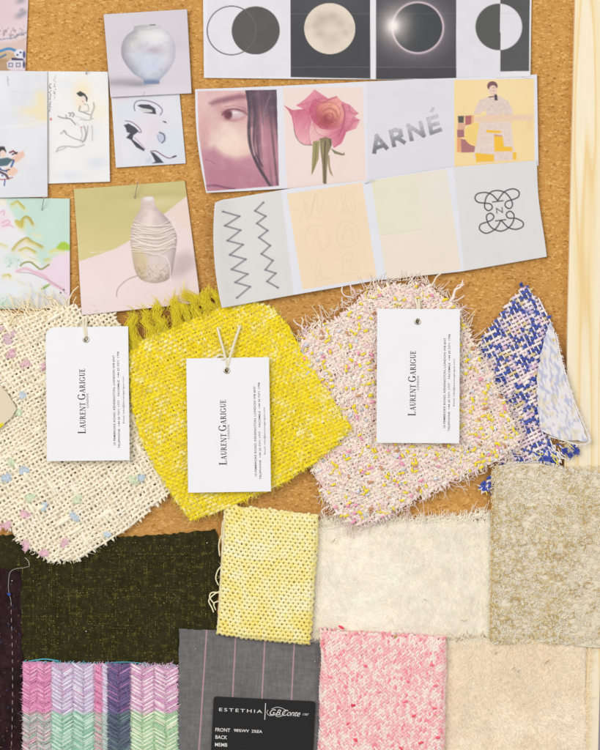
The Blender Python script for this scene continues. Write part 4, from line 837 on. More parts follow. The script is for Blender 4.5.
g = Geo(); weave(g, P_PINK, math.radians(-28), 3.5, 3.5, 1.7, 1.55, c_pink, c_pink, h_pink, .95, 1.6, 41, ext=3)
P_, F_, C_ = g.get(); t.part('woven_cloth', P_, F_, C_, M_yarn, stuff=True)
P_, F_, C_ = flat_backing(P_PINK, lambda u, v: h_pink(u, v) - 1.9, (206, 186, 170)); t.part('back_cloth', P_, F_, C_, M_cloth)
g = Geo(); fuzz(g, P_PINK, 5000, rs, h_pink, 2.0, 5.0, .3, np.clip(PINKS + 9, 0, 255), .3, hoff=1.5, curl=1.2)
q = scatter(P_PINK, 2300, rs); n = len(q); m = 8; w = np.linspace(0, 1, m)[None]   # nubby loops lying in the cloth
ang = rs.rand(n, 1) * 6.28 + rs.choice([-1, 1], (n, 1)) * rs.uniform(2.2, 5.6, (n, 1)) * w; L = rs.uniform(5, 9.5, (n, 1)); dx = np.cumsum(np.cos(ang), 1) * L / m; dy = np.cumsum(np.sin(ang), 1) * L / m
uu = q[:, :1] + dx - dx.mean(1, keepdims=True); vv = q[:, 1:] + dy - dy.mean(1, keepdims=True); cc = np.clip(PINKS[rs.randint(0, len(PINKS), n)] + rs.randn(n, 1) * 4 + 3, 0, 255)
g.tubes(np.stack([uu, vv, h_pink(uu, vv) + 1.1 + .8 * np.sin(np.pi * w) + rs.rand(n, 1) * .6], -1), .62, np.repeat(fib(cc, 1.5)[:, None], m, 1), 4)
P_EDGE = [(292, 352), (304, 330), (320, 318), (345, 300), (368, 284), (402, 277), (430, 281), (452, 298), (466, 318), (486, 358), (512, 408), (524, 440), (505, 461), (458, 484), (404, 511), (362, 530), (338, 522), (316, 490), (308, 462), (314, 440)]
q = spline([(x, y) for x, y in P_EDGE], 26)
n = len(q); th = rs.rand(n) * 6.28; sel = (q[:, 0] > 318) | (q[:, 1] < 345); q = q[sel]; n = len(q)
root = np.column_stack([q + (np.array([405, 400]) - q) * .035, np.full(n, 6.5)]); dirv = q - np.array([405, 400]); dirv /= np.linalg.norm(dirv, axis=1)[:, None]
d = np.column_stack([dirv + rs.randn(n, 2) * .5, rs.uniform(-.15, .35, n)]); bd = np.column_stack([rs.randn(n, 2) * .6, rs.uniform(-.4, .1, n)])
g.tubes(hairs(root, d, rs.uniform(1.8, 7.0, n), bd * 1.6, 4), .38, np.repeat(fib(PINKS[rs.randint(0, len(PINKS), n)])[:, None], 5, 1), 3)
for k in range(420):                                    # shaggy strands over the face
    q0 = scatter(P_PINK, 1, rs)[0]; a = rs.rand() * 6.28; L = rs.uniform(6, 15); pts = [(*q0, float(h_pink(q0[0], q0[1])) + 2)]
    for j in range(4): a += rs.uniform(-1.1, 1.1); x_, y_ = pts[-1][0] + math.cos(a) * L / 4, pts[-1][1] + math.sin(a) * L / 4; pts.append((x_, y_, float(h_pink(x_, y_)) + 2.2 + rs.rand()))
    strand(g, pts, rs.uniform(.35, .7), (244, 224, 90) if (q0[0] > 420 and rs.rand() < .3) or rs.rand() < .08 else (250, 244, 236) if rs.rand() < .6 else (246, 218, 218), 4, 3)
for k in range(46):                                     # loose threads at the top left and along the top
    if k < 20: u0, v0, a = rs.uniform(298, 330), rs.uniform(330, 346), math.radians(rs.uniform(225, 300))
    else: u0, v0, a = rs.uniform(352, 452), 297 + rs.uniform(-5, 6), math.radians(rs.uniform(220, 330))
    L = rs.uniform(10, 24); pts = [(u0, v0, 6.5)]
    for j in range(4): a += rs.uniform(-.8, .8); pts.append((pts[-1][0] + math.cos(a) * L / 4, pts[-1][1] + math.sin(a) * L / 4, 6.5 + rs.uniform(-1, 2)))
    strand(g, pts, rs.uniform(.4, .75), [(240, 212, 40), (246, 232, 224), (244, 214, 218), (238, 226, 204)][rs.randint(0 if k < 20 else 1, 4)], 4, 5)
for j in range(5): strand(g, [(446, 304, 7), (451 + j * .6, 298, 8), (454 + rs.randn(), 291 + rs.randn(), 8), (459 + rs.randn(), 288 + rs.randn(), 8), (463 + rs.randn() * 2, 283 + rs.randn() * 2, 7)], .6, (240, 226, 214), 4, 5)
strand(g, [(330, 505, 6), (322, 510, 5), (324, 518, 3), (318, 527, 2)], .7, (244, 232, 222)); strand(g, [(318, 488, 6), (321, 496, 5), (323, 505, 4)], .6, (240, 216, 60))
for _ in range(90):
    i = rs.randint(14, 26); w = rs.rand(); a0 = np.array(P_PINK[i]); b0 = np.array(P_PINK[i + 1]); q0 = a0 * (1 - w) + b0 * w; a = rs.uniform(.3, 2.2); L = rs.uniform(3, 7)
    strand(g, [(*q0, 6), (q0[0] + L * .5 * math.cos(a), q0[1] + L * .5 * math.sin(a), 6.4), (q0[0] + L * math.cos(a + .4), q0[1] + L * math.sin(a + .4), 5.2)], .5, PINKS[rs.randint(0, 7)], 4, 4)
P_, F_, C_ = g.get(); t.part('loose_threads', P_, F_, C_, M_yarn, stuff=True)
for nm, colr, cnt in (('yellow_fleck', (244, 224, 64), 230), ('pink_fleck', (238, 158, 190), 56), ('brown_fleck', (190, 142, 104), 44), ('blue_grey_fleck', (200, 206, 216), 50)):
    g = Geo(); q = scatter(P_PINK, cnt, rs)
    for u, v in q: slub(g, u, v, float(h_pink(np.array(u), np.array(v))) + 2.6, math.radians(-28 if rs.rand() < .5 else 62), rs.uniform(3.2, 7.0), rs.uniform(1.0, 1.55), colr, rs)
    P_, F_, C_ = g.get(); t.part(nm, P_, F_, C_, M_yarn, stuff=True)

# --- blue lattice tweed with a sheer folded corner
rs = np.random.RandomState(14)
t = Thing('fabric_swatch', 'royal blue and cream lattice tweed swatch with a pale folded edge', 'fabric swatch', 530, 490, 0)
P_BLUE = [(523, 284), (530, 289), (541, 301), (550, 318), (553, 335), (552, 350), (546, 368), (545, 392), (543, 415), (544, 430), (556, 446), (560, 462), (545, 468), (524, 470), (510, 478), (500, 492), (488, 492), (480, 486), (494, 470), (506, 452), (496, 420), (484, 390), (470, 352), (480, 340), (492, 322), (508, 302)]
h_blue = lambda u, v: 2.8 + .8 * (fnoise(u, v, 40, 33) - .5) + 6.2 * sstep(540, 566, u)
BLUES = np.array([(72, 86, 160), (80, 94, 168), (64, 76, 152), (206, 190, 210), (218, 200, 204), (74, 88, 162), (68, 82, 158), (226, 214, 208), (186, 172, 200), (222, 214, 214), (204, 186, 140), (228, 220, 214), (206, 178, 196)], dtype=np.float64)
def c_blue(k, tt, u, v, rs):
    i = (hash2(np.floor((tt + k * 3.1) / 4.6), np.full(len(tt), k * 1.0), 15) * len(BLUES)).astype(int) % len(BLUES); return BLUES[i]
def c_whi(k, tt, u, v, rs): return np.tile(np.array((236, 230, 226.0)), (len(tt), 1))
g = Geo(); weave(g, P_BLUE, math.radians(-27), 3.9, 4.4, 1.6, .8, c_blue, c_whi, h_blue, .7, .9, 51, ext=1)
P_, F_, C_ = g.get(); t.part('woven_cloth', P_, F_, C_, M_yarn, stuff=True)
g = Geo(); weave(g, P_BLUE, math.radians(-27), 3.9, 200, .62, .1, c_whi, c_whi, lambda u, v: h_blue(u, v) + 1.6, .2, 1.5, 53, ext=1, sides=4)
weave(g, P_BLUE, math.radians(63), 4.4, 200, .72, .1, c_whi, c_whi, lambda u, v: h_blue(u, v) + 1.9, .2, 1.5, 54, ext=1, sides=4)
P_, F_, C_ = g.get(); t.part('lattice_yarn', P_, F_, C_, M_cotton, stuff=True)
P_, F_, C_ = flat_backing(P_BLUE, lambda u, v: h_blue(u, v) - 1.8, (196, 184, 196), 3.0); t.part('back_cloth', P_, F_, C_, M_cloth)
g = Geo()
for k in range(70):
    if k < 46: q0 = np.array([rs.uniform(524, 566), 0]); q0[1] = 464 - (q0[0] - 524) * .45 + rs.uniform(-8, 4); a = rs.uniform(.2, 1.5)
    else: q0 = np.array([rs.uniform(482, 500), 486 + rs.uniform(-6, 5)]); a = rs.uniform(1.6, 3.4)
    L = rs.uniform(6, 17) * (1 if k < 46 else .6); a2 = a + rs.uniform(-.5, .5)
    h0 = float(h_blue(q0[0], q0[1])) + 1.5
    c = (236, 232, 230) if rs.rand() < .5 else ((66, 82, 168) if rs.rand() < .75 else (226, 212, 90))
    strand(g, [(*q0, h0), (q0[0] + L * .5 * math.cos(a), q0[1] + L * .5 * math.sin(a), h0 + rs.uniform(0, 2)), (q0[0] + L * math.cos(a2), q0[1] + L * math.sin(a2), max(h0 + rs.uniform(-1, 1), 9.5 if q0[0] + L > 562 else 1))], rs.uniform(.5, 1.3) if c[2] == 168 else .55, c, 4, 5)
for u, v in ((578, 438), (572, 447), (575, 451), (568, 455), (563, 450)): tuft(g, u, v, 10.5, 40, 2.4, 3.4, .4, (62, 78, 162), rs, 8)
tuft(g, 521, 285, 3.5, 30, 1.4, 2.5, .4, (62, 74, 140), rs, 8); tuft(g, 553, 340, 8, 16, 1.2, 2, .35, (232, 210, 60), rs, 8)
P_, F_, C_ = g.get(); t.part('fringe', P_, F_, C_, M_yarn, stuff=True)
P, s_, t_ = sheet([(550, 322), (553.5, 330), (556, 345)], [(541, 431), (562, 440), (586, 441)], 60, 150,
                  lambda u, v, s, t: h_blue(u, v) + 2.8 + .9 * np.sin(s * 9 + t * 5) * t + .5, bend=lambda s, t: np.column_stack([-9 * np.sin(np.pi * np.clip(t * .9 + .05, 0, 1)) * (1 - s) - 1.5 * np.sin(np.pi * t) * s, 0 * s]), rough=2.0, seed=8)
n1 = sstep(.40, .74, vnoise(P[:, 0] - .28 * P[:, 1] + .8 * np.sin(P[:, 1] * .3), P[:, 1] * .4, 1.6, 61)); Cc = np.array((240, 236, 238.0)) * (1 - .7 * n1[:, None]) + np.array((184, 188, 218.0)) * (.7 * n1[:, None])
n2 = sstep(.68, .78, vnoise(P[:, 0], P[:, 1] * .6, 3.4, 66)); Cc = Cc * (1 - .5 * n2[:, None]) + np.array((236, 220, 180.0)) * .5 * n2[:, None]
P2, F, C = skirted(P, alb(Cc), 60, 150, .5); t.part('folded_edge', P2, F, C, mat('sheer backing cloth', .8, .2, vary=.06, vscale=1500, bump=.4, bscale=1800))
g = Geo(); q = spline([(554, 332), (558, 352), (563, 372), (571, 398), (580, 420), (587, 440), (576, 444), (562, 440), (548, 436)], 14)
g.tube(np.column_stack([q, h_blue(q[:, 0], q[:, 1]) + 3.6]), .55, fib((240, 234, 230)), 4); 
for k in range(170):
    i = rs.randint(len(q)); a = rs.uniform(-.5, 1.6); strand(g, [(*q[i], h_blue(q[i][0], q[i][1]) + 3.4), (q[i][0] + 1.5 * math.cos(a), q[i][1] + 1.5 * math.sin(a), h_blue(q[i][0], q[i][1]) + 3.6), (q[i][0] + 3 * math.cos(a + .5), q[i][1] + 3 * math.sin(a + .5), h_blue(q[i][0], q[i][1]) + 3.2)], .25, (240, 232, 232), 3, 3)
P_, F_, C_ = g.get(); t.part('edge_threads', P_, F_, C_, M_cotton, stuff=True)

# --- dark olive cloth with yellow slubs
rs = np.random.RandomState(15)
t = Thing('fabric_swatch', 'dark olive twill swatch flecked with fine yellow threads', 'fabric swatch', 110, 690, 0)
h_grn = lambda u, v: 1.6 + 1.7 * (fnoise(u, v, 45, 43) - .4)
P, s_, t_ = sheet([(-14, 534), (60, 537), (115, 537), (160, 534.5), (190, 532), (216, 529)], [(-14, 690), (120, 690), (218, 690)], 420, 280, lambda u, v, s, t: h_grn(u, v) + .22 * np.sin((u + v) * 2.3) + .2 * vnoise(u, v, 1.2, 3), rough=2.0, seed=2, bend=lambda s, t: np.column_stack([4 * np.sin(np.pi * np.clip(t * 2.2, 0, 1)) * s ** 8, 0 * s]))
tw = .5 + .5 * np.sin((P[:, 0] + P[:, 1]) * 2.3); n = fnoise(P[:, 0], P[:, 1], 5, 3); fl = np.clip(vnoise(P[:, 0] * .3, P[:, 1], 1.1, 71) + vnoise(P[:, 0], P[:, 1] * .3, 1.1, 72) - 1.15, 0, 1)
Cc = np.array((46, 43, 22.0)) + (tw * 9)[:, None] + ((n - .5) * 20)[:, None] + fl[:, None] * np.array((70, 66, 20))
P2, F, C = skirted(P, alb(Cc), 420, 280, .9); t.part('cloth', P2, F, C, M_cloth)
g = Geo()
def dash_line(horizontal, pos, a0, a1, dens):
    x = a0
    while x < a1:
        if rs.rand() < dens and vnoise(np.array(x), np.array(pos * 3.3), 16, 5) > .38:
            L = rs.uniform(.7, 1.9); c = np.array((112, 104, 40)) + rs.randn() * 30
            p = np.array([(x, pos), (x + L * .5, pos), (x + L, pos)]) if horizontal else np.array([(pos, x), (pos, x + L * .5), (pos, x + L)])
            p = p + rs.randn(2) * .15; h = h_grn(p[:, 0], p[:, 1]) + np.array([.0, .42, .0])
            g.tube(np.column_stack([p, h]), np.array([.2, .40, .2]), alb(np.clip(c, 0, 255)), 4)
        x += 2.1
for y in np.sort(rs.uniform(541, 662, 75)): a = rs.uniform(10, 150); dash_line(True, y, a, min(a + rs.uniform(30, 110), 214), rs.uniform(.35, .9))
for x in np.sort(rs.uniform(16, 212, 95)): a = rs.uniform(540, 620); dash_line(False, x, a, min(a + rs.uniform(25, 100), 662), rs.uniform(.35, .9))
dash_line(False, 213.5, 534, 640, 1.0); dash_line(False, 147, 560, 660, .9); dash_line(False, 52, 540, 655, .9); dash_line(True, 616, 22, 110, .95); dash_line(True, 570, 60, 150, .9); dash_line(True, 640, 20, 160, .7)
P_, F_, C_ = g.get(); t.part('yellow_threads', P_, F_, C_, M_cotton, stuff=True)

# --- dark brown strip with a basted line
t = Thing('fabric_swatch', 'dark brown wool swatch with a white dashed basting stitch', 'fabric swatch', 4, 770, 0)
P, s_, t_ = sheet([(-14, 566), (8, 569), (21, 571)], [(-14, 775), (8, 775), (25.5, 775)], 40, 200, lambda u, v, s, t: 3.6 + .7 * np.sin(v * .05) - 1.2 * sstep(.85, 1, s), rough=2.6, seed=12)
n = fnoise(P[:, 0], P[:, 1], 4, 9); n5 = vnoise(P[:, 0], P[:, 1], 12, 10); Cc = np.array((50, 32, 36.0)) + ((n - .5) * 26)[:, None] + (n5 - .5)[:, None] * np.array((14, 6, 8))
P2, F, C = skirted(P, alb(Cc), 40, 200, 2.0); t.part('cloth', P2, F, C, M_cloth)
for k, y in enumerate(np.arange(601, 768, 8.2)):
    g = Geo(); x = 12.4 + .9 * math.sin(y * .03); strand(g, [(x, y, 3.9), (x + .2, y + 2.2, 4.9), (x + .1, y + 4.6, 3.9)], .3, (168, 160, 158), 4, 4); P_, F_, C_ = g.get(); t.part('stitch', P_, F_, C_, M_cotton)
g = Geo(); strand(g, [(30, 566, 3.4), (24, 567.5, 3.2), (16, 568.5, 4.6), (11, 572, 5), (9.5, 580, 4.8), (9.5, 590, 4.6), (12, 601, 4.4)], .32, (150, 146, 136), 4, 6); strand(g, [(30, 566, 3.4), (29, 561, 2.6), (25, 557, 2.6)], .4, (168, 164, 150), 4, 4)
P_, F_, C_ = g.get(); t.part('loose_thread', P_, F_, C_, M_cotton)
g = Geo()
for _ in range(46): tuft(g, rs.uniform(0, 22), rs.uniform(575, 750), 4.1, 5, .5, 1.2, .3, [(60, 66, 100), (110, 74, 50), (90, 50, 52), (76, 64, 70)][rs.randint(4)], rs, 8)
tuft(g, 10, 594, 4.4, 12, .8, 1.6, .35, (60, 96, 190), rs, 6); P_, F_, C_ = g.get(); t.part('fleck', P_, F_, C_, M_yarn, stuff=True)

# --- herringbone plaid
rs = np.random.RandomState(16)
t = Thing('fabric_swatch', 'pink, lilac and mint herringbone plaid wool swatch', 'fabric swatch', 100, 770, 0)
h_pl = lambda u, v: 4.2 + .8 * (fnoise(u, v, 30, 53) - .5) - 1.6 * (1 - sstep(0, 6, v - 659))
bands = [(23.5, 52, 'p', 7.2), (52, 95, 'l', 10.8), (95, 103, 'n', 8), (103, 108, 's', 5), (108, 131, 'd', 11.5), (131, 178, 'c', 11.7)]
COLS = {('p', 0): ((236, 158, 198), (224, 132, 182), (240, 184, 212)), ('l', 0): ((228, 224, 236), (202, 178, 214), (222, 172, 208)), ('n', 0): ((238, 160, 194), (226, 132, 180)), ('s', 0): ((220, 218, 234), (214, 186, 216)),
        ('d', 0): ((112, 94, 146), (88, 78, 128), (176, 116, 168)), ('c', 0): ((244, 232, 234), (222, 164, 202), (214, 152, 196)), ('p', 1): ((214, 196, 196), (168, 196, 176), (222, 164, 186)), ('l', 1): ((208, 230, 216), (144, 198, 170), (172, 214, 192)),
        ('n', 1): ((222, 168, 180), (184, 200, 184)), ('s', 1): ((192, 214, 202), (184, 194, 196)), ('d', 1): ((92, 106, 124), (74, 80, 110), (112, 142, 142)), ('c', 1): ((230, 236, 208), (164, 208, 166), (196, 224, 180))}
for k_ in list(COLS): COLS[k_] = tuple(tuple(np.array(c_) * .84 + (np.mean(c_) * .6 + 88) * .16) for c_ in COLS[k_])
g = Geo()
for b0, b1, key, cw in bands:
    nc = max(1, int(round((b1 - b0) / cw))); cw = (b1 - b0) / nc
    for ci in range(nc):
        x0 = b0 + ci * cw; sgn = 1 if (ci % 2 == 0) else -1
        for ky, y in enumerate(np.arange(654, 772, 2.0)):
            lean = min(.72, 7.5 / cw) * cw; low = 1 if y + rs.randn() * 1.8 > 711 else 0
            if key in 'pn' and ky % 5 == 4: continue
            cs = COLS[(key, low)]; c = np.array(cs[ky % 2] if rs.rand() < .82 else cs[rs.randint(len(cs))], dtype=float) + rs.randn() * 7
            w = np.linspace(0, 1, 6); xx = x0 - .5 + w * (cw + 1.0) + rs.randn() * .35; yy = y + sgn * (w - .5) * lean + rs.randn() * .25
            xx = xx + (rs.rand() - .5) * .4
            keep = (yy > 660 - 1.2 * np.cos(xx * .05) + .03 * xx - 1) 
            if not keep.all(): continue
            hh = h_pl(xx, yy) + .4 * np.sin(np.pi * w) + rs.rand() * .4
            g.tube(np.column_stack([xx, yy, hh]), (1.12 if ky % 2 == 0 else 1.0) * np.array([.9, 1, 1.05, 1.05, 1, .9]), fib(np.clip(c, 0, 255), 1.02), 5)
P_, F_, C_ = g.get(); t.part('woven_cloth', P_, F_, C_, M_yarn, stuff=True)
def bandc(P):
    C0 = np.tile(np.array((200.0, 180, 200)), (len(P), 1))
    for b0, b1, key, cw in bands:
        for low in (0, 1): C0[(P[:, 0] >= b0) & (P[:, 0] < b1) & ((P[:, 1] > 711) == bool(low))] = np.mean(COLS[(key, low)], axis=0)
    return C0
P, s_, t_ = sheet([(23.5, 661), (175, 666)], [(25, 772), (178, 772)], 80, 60, lambda u, v, s, t: h_pl(u, v) - .5)
P2, F, C = skirted(P, alb(bandc(P)), 80, 60, 1.6); t.part('back_cloth', P2, F, C, M_cloth)
g = Geo(); P_PL = [(24, 661), (175, 666), (178, 772), (25, 772)]; 
for b0, b1, key, cw in bands:
    for low, (va, vb) in enumerate(((662.5, 711), (711, 770))): fuzz(g, [(b0, va), (b1, va), (b1, vb), (b0, vb)], int((b1 - b0) * (vb - va) * .9), rs, h_pl, 1.0, 3.0, .16, COLS[(key, low)], .45, hoff=.9)
for k in range(160):
    u = rs.uniform(24, 176); v = 661 + .03 * u + rs.uniform(-1, 1.5); a = rs.uniform(3.6, 5.8); c = (90, 176, 190) if rs.rand() < .5 else (206, 200, 224); L = rs.uniform(1.5, 3.4)
    strand(g, [(u, v + 1, 3.8), (u + L * .5 * math.cos(a), v + L * .5 * math.sin(a), 3.9), (u + L * math.cos(a + .6), v + L * math.sin(a + .6), 3)], .28, c, 3, 3)
for k in range(60):
    v = rs.uniform(668, 750); u = 176.5 + rs.uniform(-1, .6); a = rs.uniform(-1, 1); strand(g, [(u - 1, v, 4), (u + 1.4 * math.cos(a), v + 1.4 * math.sin(a), 4.4), (u + 2.4 * math.cos(a), v + 2.6 * math.sin(a), 3.2)], .5, (230, 150, 196) if v < 711 else (150, 206, 176), 3, 3)
strand(g, [(30, 660.4, 4.5), (45, 658.4, 4.2), (60, 660.3, 4.6)], .5, (84, 176, 196)); strand(g, [(110, 662, 4.6), (128, 661.4, 4.5), (148, 663.4, 4.6)], .5, (70, 150, 170))
P_, F_, C_ = g.get(); t.part('fuzz', P_, F_, C_, M_yarn, stuff=True)

# --- grey pinstripe
t = Thing('fabric_swatch', 'grey suiting swatch with thin pink pinstripes', 'fabric swatch', 250, 775, 0)
h_gy = lambda u, v: 3.4 + 1.0 * (fnoise(u, v, 50, 63) - .5)
P, s_, t_ = sheet([(179.5, 628.5), (222, 630), (321, 639)], [(177.5, 775), (250, 775), (323, 775)], 230, 230, lambda u, v, s, t: h_gy(u, v) + .8 * (1 - sstep(0, .05, s)), rough=1.0, seed=22)
u, v = P[:, 0], P[:, 1]; wv = .5 * np.sin(u * 3.1) * .5 + .5 * np.sin(v * 3.3) * .5; nn = vnoise(u * .25, v, 1.4, 4) + vnoise(u, v * .25, 1.4, 6) - 1
Cc = np.array((118, 116, 117.0)) + (wv * 6 + nn * 13 + (fnoise(u, v, 30, 2) - .5) * 14)[:, None]
for x0, y0, x1, y1 in ((207, 628, 197.5, 775), (236.2, 628, 228.7, 775), (265.4, 628, 258.4, 775), (295, 628, 287.8, 775)):
    d = np.abs(u - (x0 + (x1 - x0) * (v - y0) / (y1 - y0))); a = np.clip(1.25 - d / .75, 0, 1)[:, None] * .9; Cc = Cc * (1 - a) + np.array((214, 164, 172.0)) * a
P2, F, C = skirted(P, alb(Cc), 230, 230, 1.0); t.part('cloth', P2, F, C, mat('wool suiting', .9, .15, vary=.07, vscale=2400, bump=.35, bscale=3200))

# --- knits
def knit(g, u0, v0, ex, ey, nst, nrow, wst, hrow, r, hf, cf, rs, loop=.92, dep=.55, purl=False, a_=.20, stagger=False):
    nper = 12; tt = np.linspace(0, 2 * math.pi * nst, nst * nper + 1)
    for k in range(nrow):
        x = wst * (tt / (2 * math.pi)) + (-1 if True else 1) * a_ * wst * np.sin(2 * tt); y = hrow * (k + .5) - loop * hrow * np.cos(tt + (math.pi * (k % 2) if stagger else 0)) + rs.randn() * .08
        z = dep * r * np.cos(2 * tt) * (-1 if purl else 1) + (k % 2) * 0
        x = x + (vnoise(tt * 1.2, np.full(len(tt), k * 3.3), 2, 5) - .5) * .9; y = y + (vnoise(x, np.full(len(tt), k * 2.1), 9, 6) - .5) * 1.1 + (vnoise(x, np.full(len(tt), k * .12), 30, 66) - .5) * 3.0; x = x + (vnoise(np.full(len(tt), k * 1.0), x * .02, 9, 67) - .5) * 2.4
        u = u0 + ex[0] * x + ey[0] * y; v = v0 + ex[1] * x + ey[1] * y
        h = hf(x / (nst * wst), (y / (nrow * hrow)), u, v) + z
        R = r * (.88 + .28 * vnoise(tt, np.full(len(tt), k * 7.7), 3.3, 9)); g.tube(np.column_stack([u, v, h]), R, fib(np.clip(cf(k, tt, u, v), 0, 255)), 6)
def pillow(s, t, top, edge=.05): return top * np.sqrt(np.clip(1 - (1 - np.clip(np.minimum(s, 1 - s) / edge, 0, 1)) ** 2, 0, 1)) * np.sqrt(np.clip(1 - (1 - np.clip(np.minimum(t, 1 - t) / (edge * .7), 0, 1)) ** 2, 0, 1))
rs = np.random.RandomState(17)
t = Thing('knit_swatch', 'pale yellow folded hand knit swatch with open stitches', 'knit swatch', 268, 643, 0)
def cf_y(k, tt, u, v):
    n = vnoise(tt, np.full(len(tt), k * 3.9), 5, 14); m = vnoise(u, v, 26, 7)
    return np.array((241, 230, 162.0)) + (n[:, None] - .5) * np.array((10, 20, 64)) + (m[:, None] - .5) * np.array((4, 12, 50))
h_ky = lambda s, tq, u, v: 5.2 + pillow(s, tq, 5.0, .06) + .5 * (fnoise(u, v, 20, 71) - .5)
exy = np.array([91.5, 9.0]); exy = exy / np.linalg.norm(exy); eyy = np.array([-8.4, 128.0]); eyy = eyy / np.linalg.norm(eyy)
g = Geo(); knit(g, 226.5, 505.5, exy, eyy, 19, 36, 4.84, 3.56, 1.52, h_ky, cf_y, rs, loop=.60, dep=.95, purl=True, a_=.16, stagger=True)
P_, F_, C_ = g.get(); t.part('knit_face', P_, F_, C_, M_yarn, stuff=True)
P, s_, t_ = sheet([(226, 506), (317.5, 516)], [(219, 630), (308, 641)], 60, 60, lambda u, v, s, t: 3.0 + pillow(s, t, 5.3, .06)); n = vnoise(P[:, 0], P[:, 1], 4, 4)
P2, F, C = skirted(P, alb(np.array((228, 208, 120.0)) + (n[:, None] - .5) * 20), 60, 60, 1.5); t.part('knit_back', P2, F, C, M_cloth)
g = Geo()
for y in np.arange(508, 632, 1.7):                      # pale cut edge on the left and rolled layer on the right
    x = 225.6 - (y - 508) * .058; strand(g, [(x + 2.0, y - 1, 6.5), (x - .6, y, 7.0), (x - .2, y + .5, 4.2), (x + 1.2, y + 1, 3.2)], rs.uniform(.7, 1.05), np.array((238, 232, 206)) + rs.randn() * 8, 5, 3)
for (y0, y1) in ((556, 568), (586, 612), (522, 540)):
    for y in np.arange(y0, y1, 1.9):
        x = 316 - (y - 516) * .072; strand(g, [(x - 3, y, 5.2), (x + 1.6, y + .3, 5.4), (x + 2.2, y + 1.2, 4.0), (x - 1, y + 1.4, 3.4)], .85, np.array((236, 218, 118)) + rs.randn() * 8, 5, 3)
for pts in ([(222, 565, 5), (218, 570, 5), (216, 578, 4), (219, 585, 4)], [(221, 590, 5), (214, 594, 5), (209, 600, 4), (212, 607, 4), (214, 612, 4)], [(220, 592, 5), (212, 592, 5), (210, 597, 5), (215, 604, 4)], [(220, 600, 5), (214, 603, 4), (216, 610, 3)], [(223, 520, 6), (222, 535, 5), (224, 548, 6)], [(221, 535, 5), (219, 545, 4), (220, 556, 5)]):
    strand(g, pts, .7, (236, 228, 190))
for w_ in np.arange(0, 1, .021):
    slub(g, 226.5 + 91 * w_, 505.6 + 9.6 * w_ + rs.randn() * .3, 8.0, .1 + rs.randn() * .2, 4.6, 1.5, (242, 232, 176), rs); slub(g, 219.5 + 88 * w_, 631 + 10.6 * w_ + rs.randn() * .3, 7.6, .1 + rs.randn() * .2, 4.6, 1.4, (240, 228, 160), rs)
for w_ in np.arange(0, 1, .018): slub(g, 317 - 9 * w_, 516.5 + 125 * w_, 7.4, 1.6 + rs.randn() * .2, 4.4, 1.3, (240, 228, 164), rs)
P_, F_, C_ = g.get(); t.part('selvedge', P_, F_, C_, M_yarn, stuff=True)
g = Geo(); P_KY = [(226, 506), (317, 516), (308, 641), (219, 630)]; fuzz(g, P_KY, 4200, rs, lambda u, v: np.full(len(u), 10.0), 1.5, 4, .15, [(246, 238, 190), (242, 230, 150)], .4, hoff=.6)
P_, F_, C_ = g.get(); t.part('fuzz', P_, F_, C_, M_yarn, stuff=True)

rs = np.random.RandomState(18)
t = Thing('knit_swatch', 'coral pink and white marled knit swatch', 'knit swatch', 382, 770, 0)
def cf_p(k, tt, u, v):
    n = sstep(.36, .64, vnoise(tt, np.full(len(tt), k * 3.9), 1.3, 24) * .75 + .25 * vnoise(u, v, 9, 8))[:, None]
    m = sstep(.80, .9, vnoise(tt, np.full(len(tt), k * 5.3), 2.2, 27))[:, None]
    c = np.array((246, 232, 224.0)) * (1 - n) + np.array((240, 186, 188.0)) * n; return c * (1 - m) + np.array((234, 140, 150.0)) * m
h_kp = lambda s, tq, u, v: 5.6 + 5.0 * np.sqrt(np.clip(1 - (1 - np.clip(np.minimum(s, 1 - s) / .05, 0, 1)) ** 2, 0, 1)) * np.sqrt(np.clip(1 - (1 - np.clip(tq / .045, 0, 1)) ** 2, 0, 1)) + .6 * (fnoise(u, v, 25, 72) - .5)
def skew(g, P): return P
g = Geo(); ex = np.array([123.5, 6.0]); ex /= np.linalg.norm(ex)
knit(g, 321.5, 630, ex, np.array([-.022, 1.0]), 27, 42, 4.59, 3.35, 1.1, h_kp, cf_p, rs, loop=1.05, dep=.85, a_=.2, purl=True)
P_, F_, C_ = g.get(); t.part('knit_face', P_, F_, C_, M_yarn, stuff=True)
P, s_, t_ = sheet([(322, 631), (444, 637)], [(318.5, 772), (441, 772)], 60, 60, lambda u, v, s, t: 3.6 + h_kp(s, t, u, v) - 5.6); n = vnoise(P[:, 0], P[:, 1], 4, 4)
P2, F, C = skirted(P, alb(np.array((232, 176, 176.0)) + (n[:, None] - .5) * 26), 60, 60, 2.5); t.part('knit_back', P2, F, C, M_cloth)
g = Geo()
for u, v, c in ((341, 626, (222, 66, 90)), (353, 704, (224, 84, 104)), (348, 722, (224, 90, 108)), (355, 738, (222, 84, 100)), (400, 746, (216, 70, 90)), (413, 713, (222, 90, 104)), (435, 684, (232, 120, 130)), (431, 663, (232, 118, 130)), (434, 706, (228, 110, 120)), (405, 700, (232, 120, 134)), (365, 664, (234, 110, 140)), (407, 680, (230, 112, 130)), (437, 735, (226, 90, 110)), (330, 675, (236, 140, 150)), (378, 690, (238, 150, 160)), (420, 740, (230, 100, 116))):
    slub(g, u, v, 11.4 if v > 640 else 9.5, rs.uniform(-.3, .3), rs.uniform(5, 7), 1.5, c, rs)
P_, F_, C_ = g.get(); t.part('red_fleck', P_, F_, C_, M_yarn, stuff=True); g = Geo()
for u, v in ((381, 662), (409, 661), (349, 692), (403, 717), (374, 732), (357, 672), (435, 713), (395, 635)): tuft(g, u, v, 10.6, 20, 1.2, 2, .35, (196, 172, 110), rs, 10)
P_, F_, C_ = g.get(); t.part('straw_fleck', P_, F_, C_, M_yarn, stuff=True)
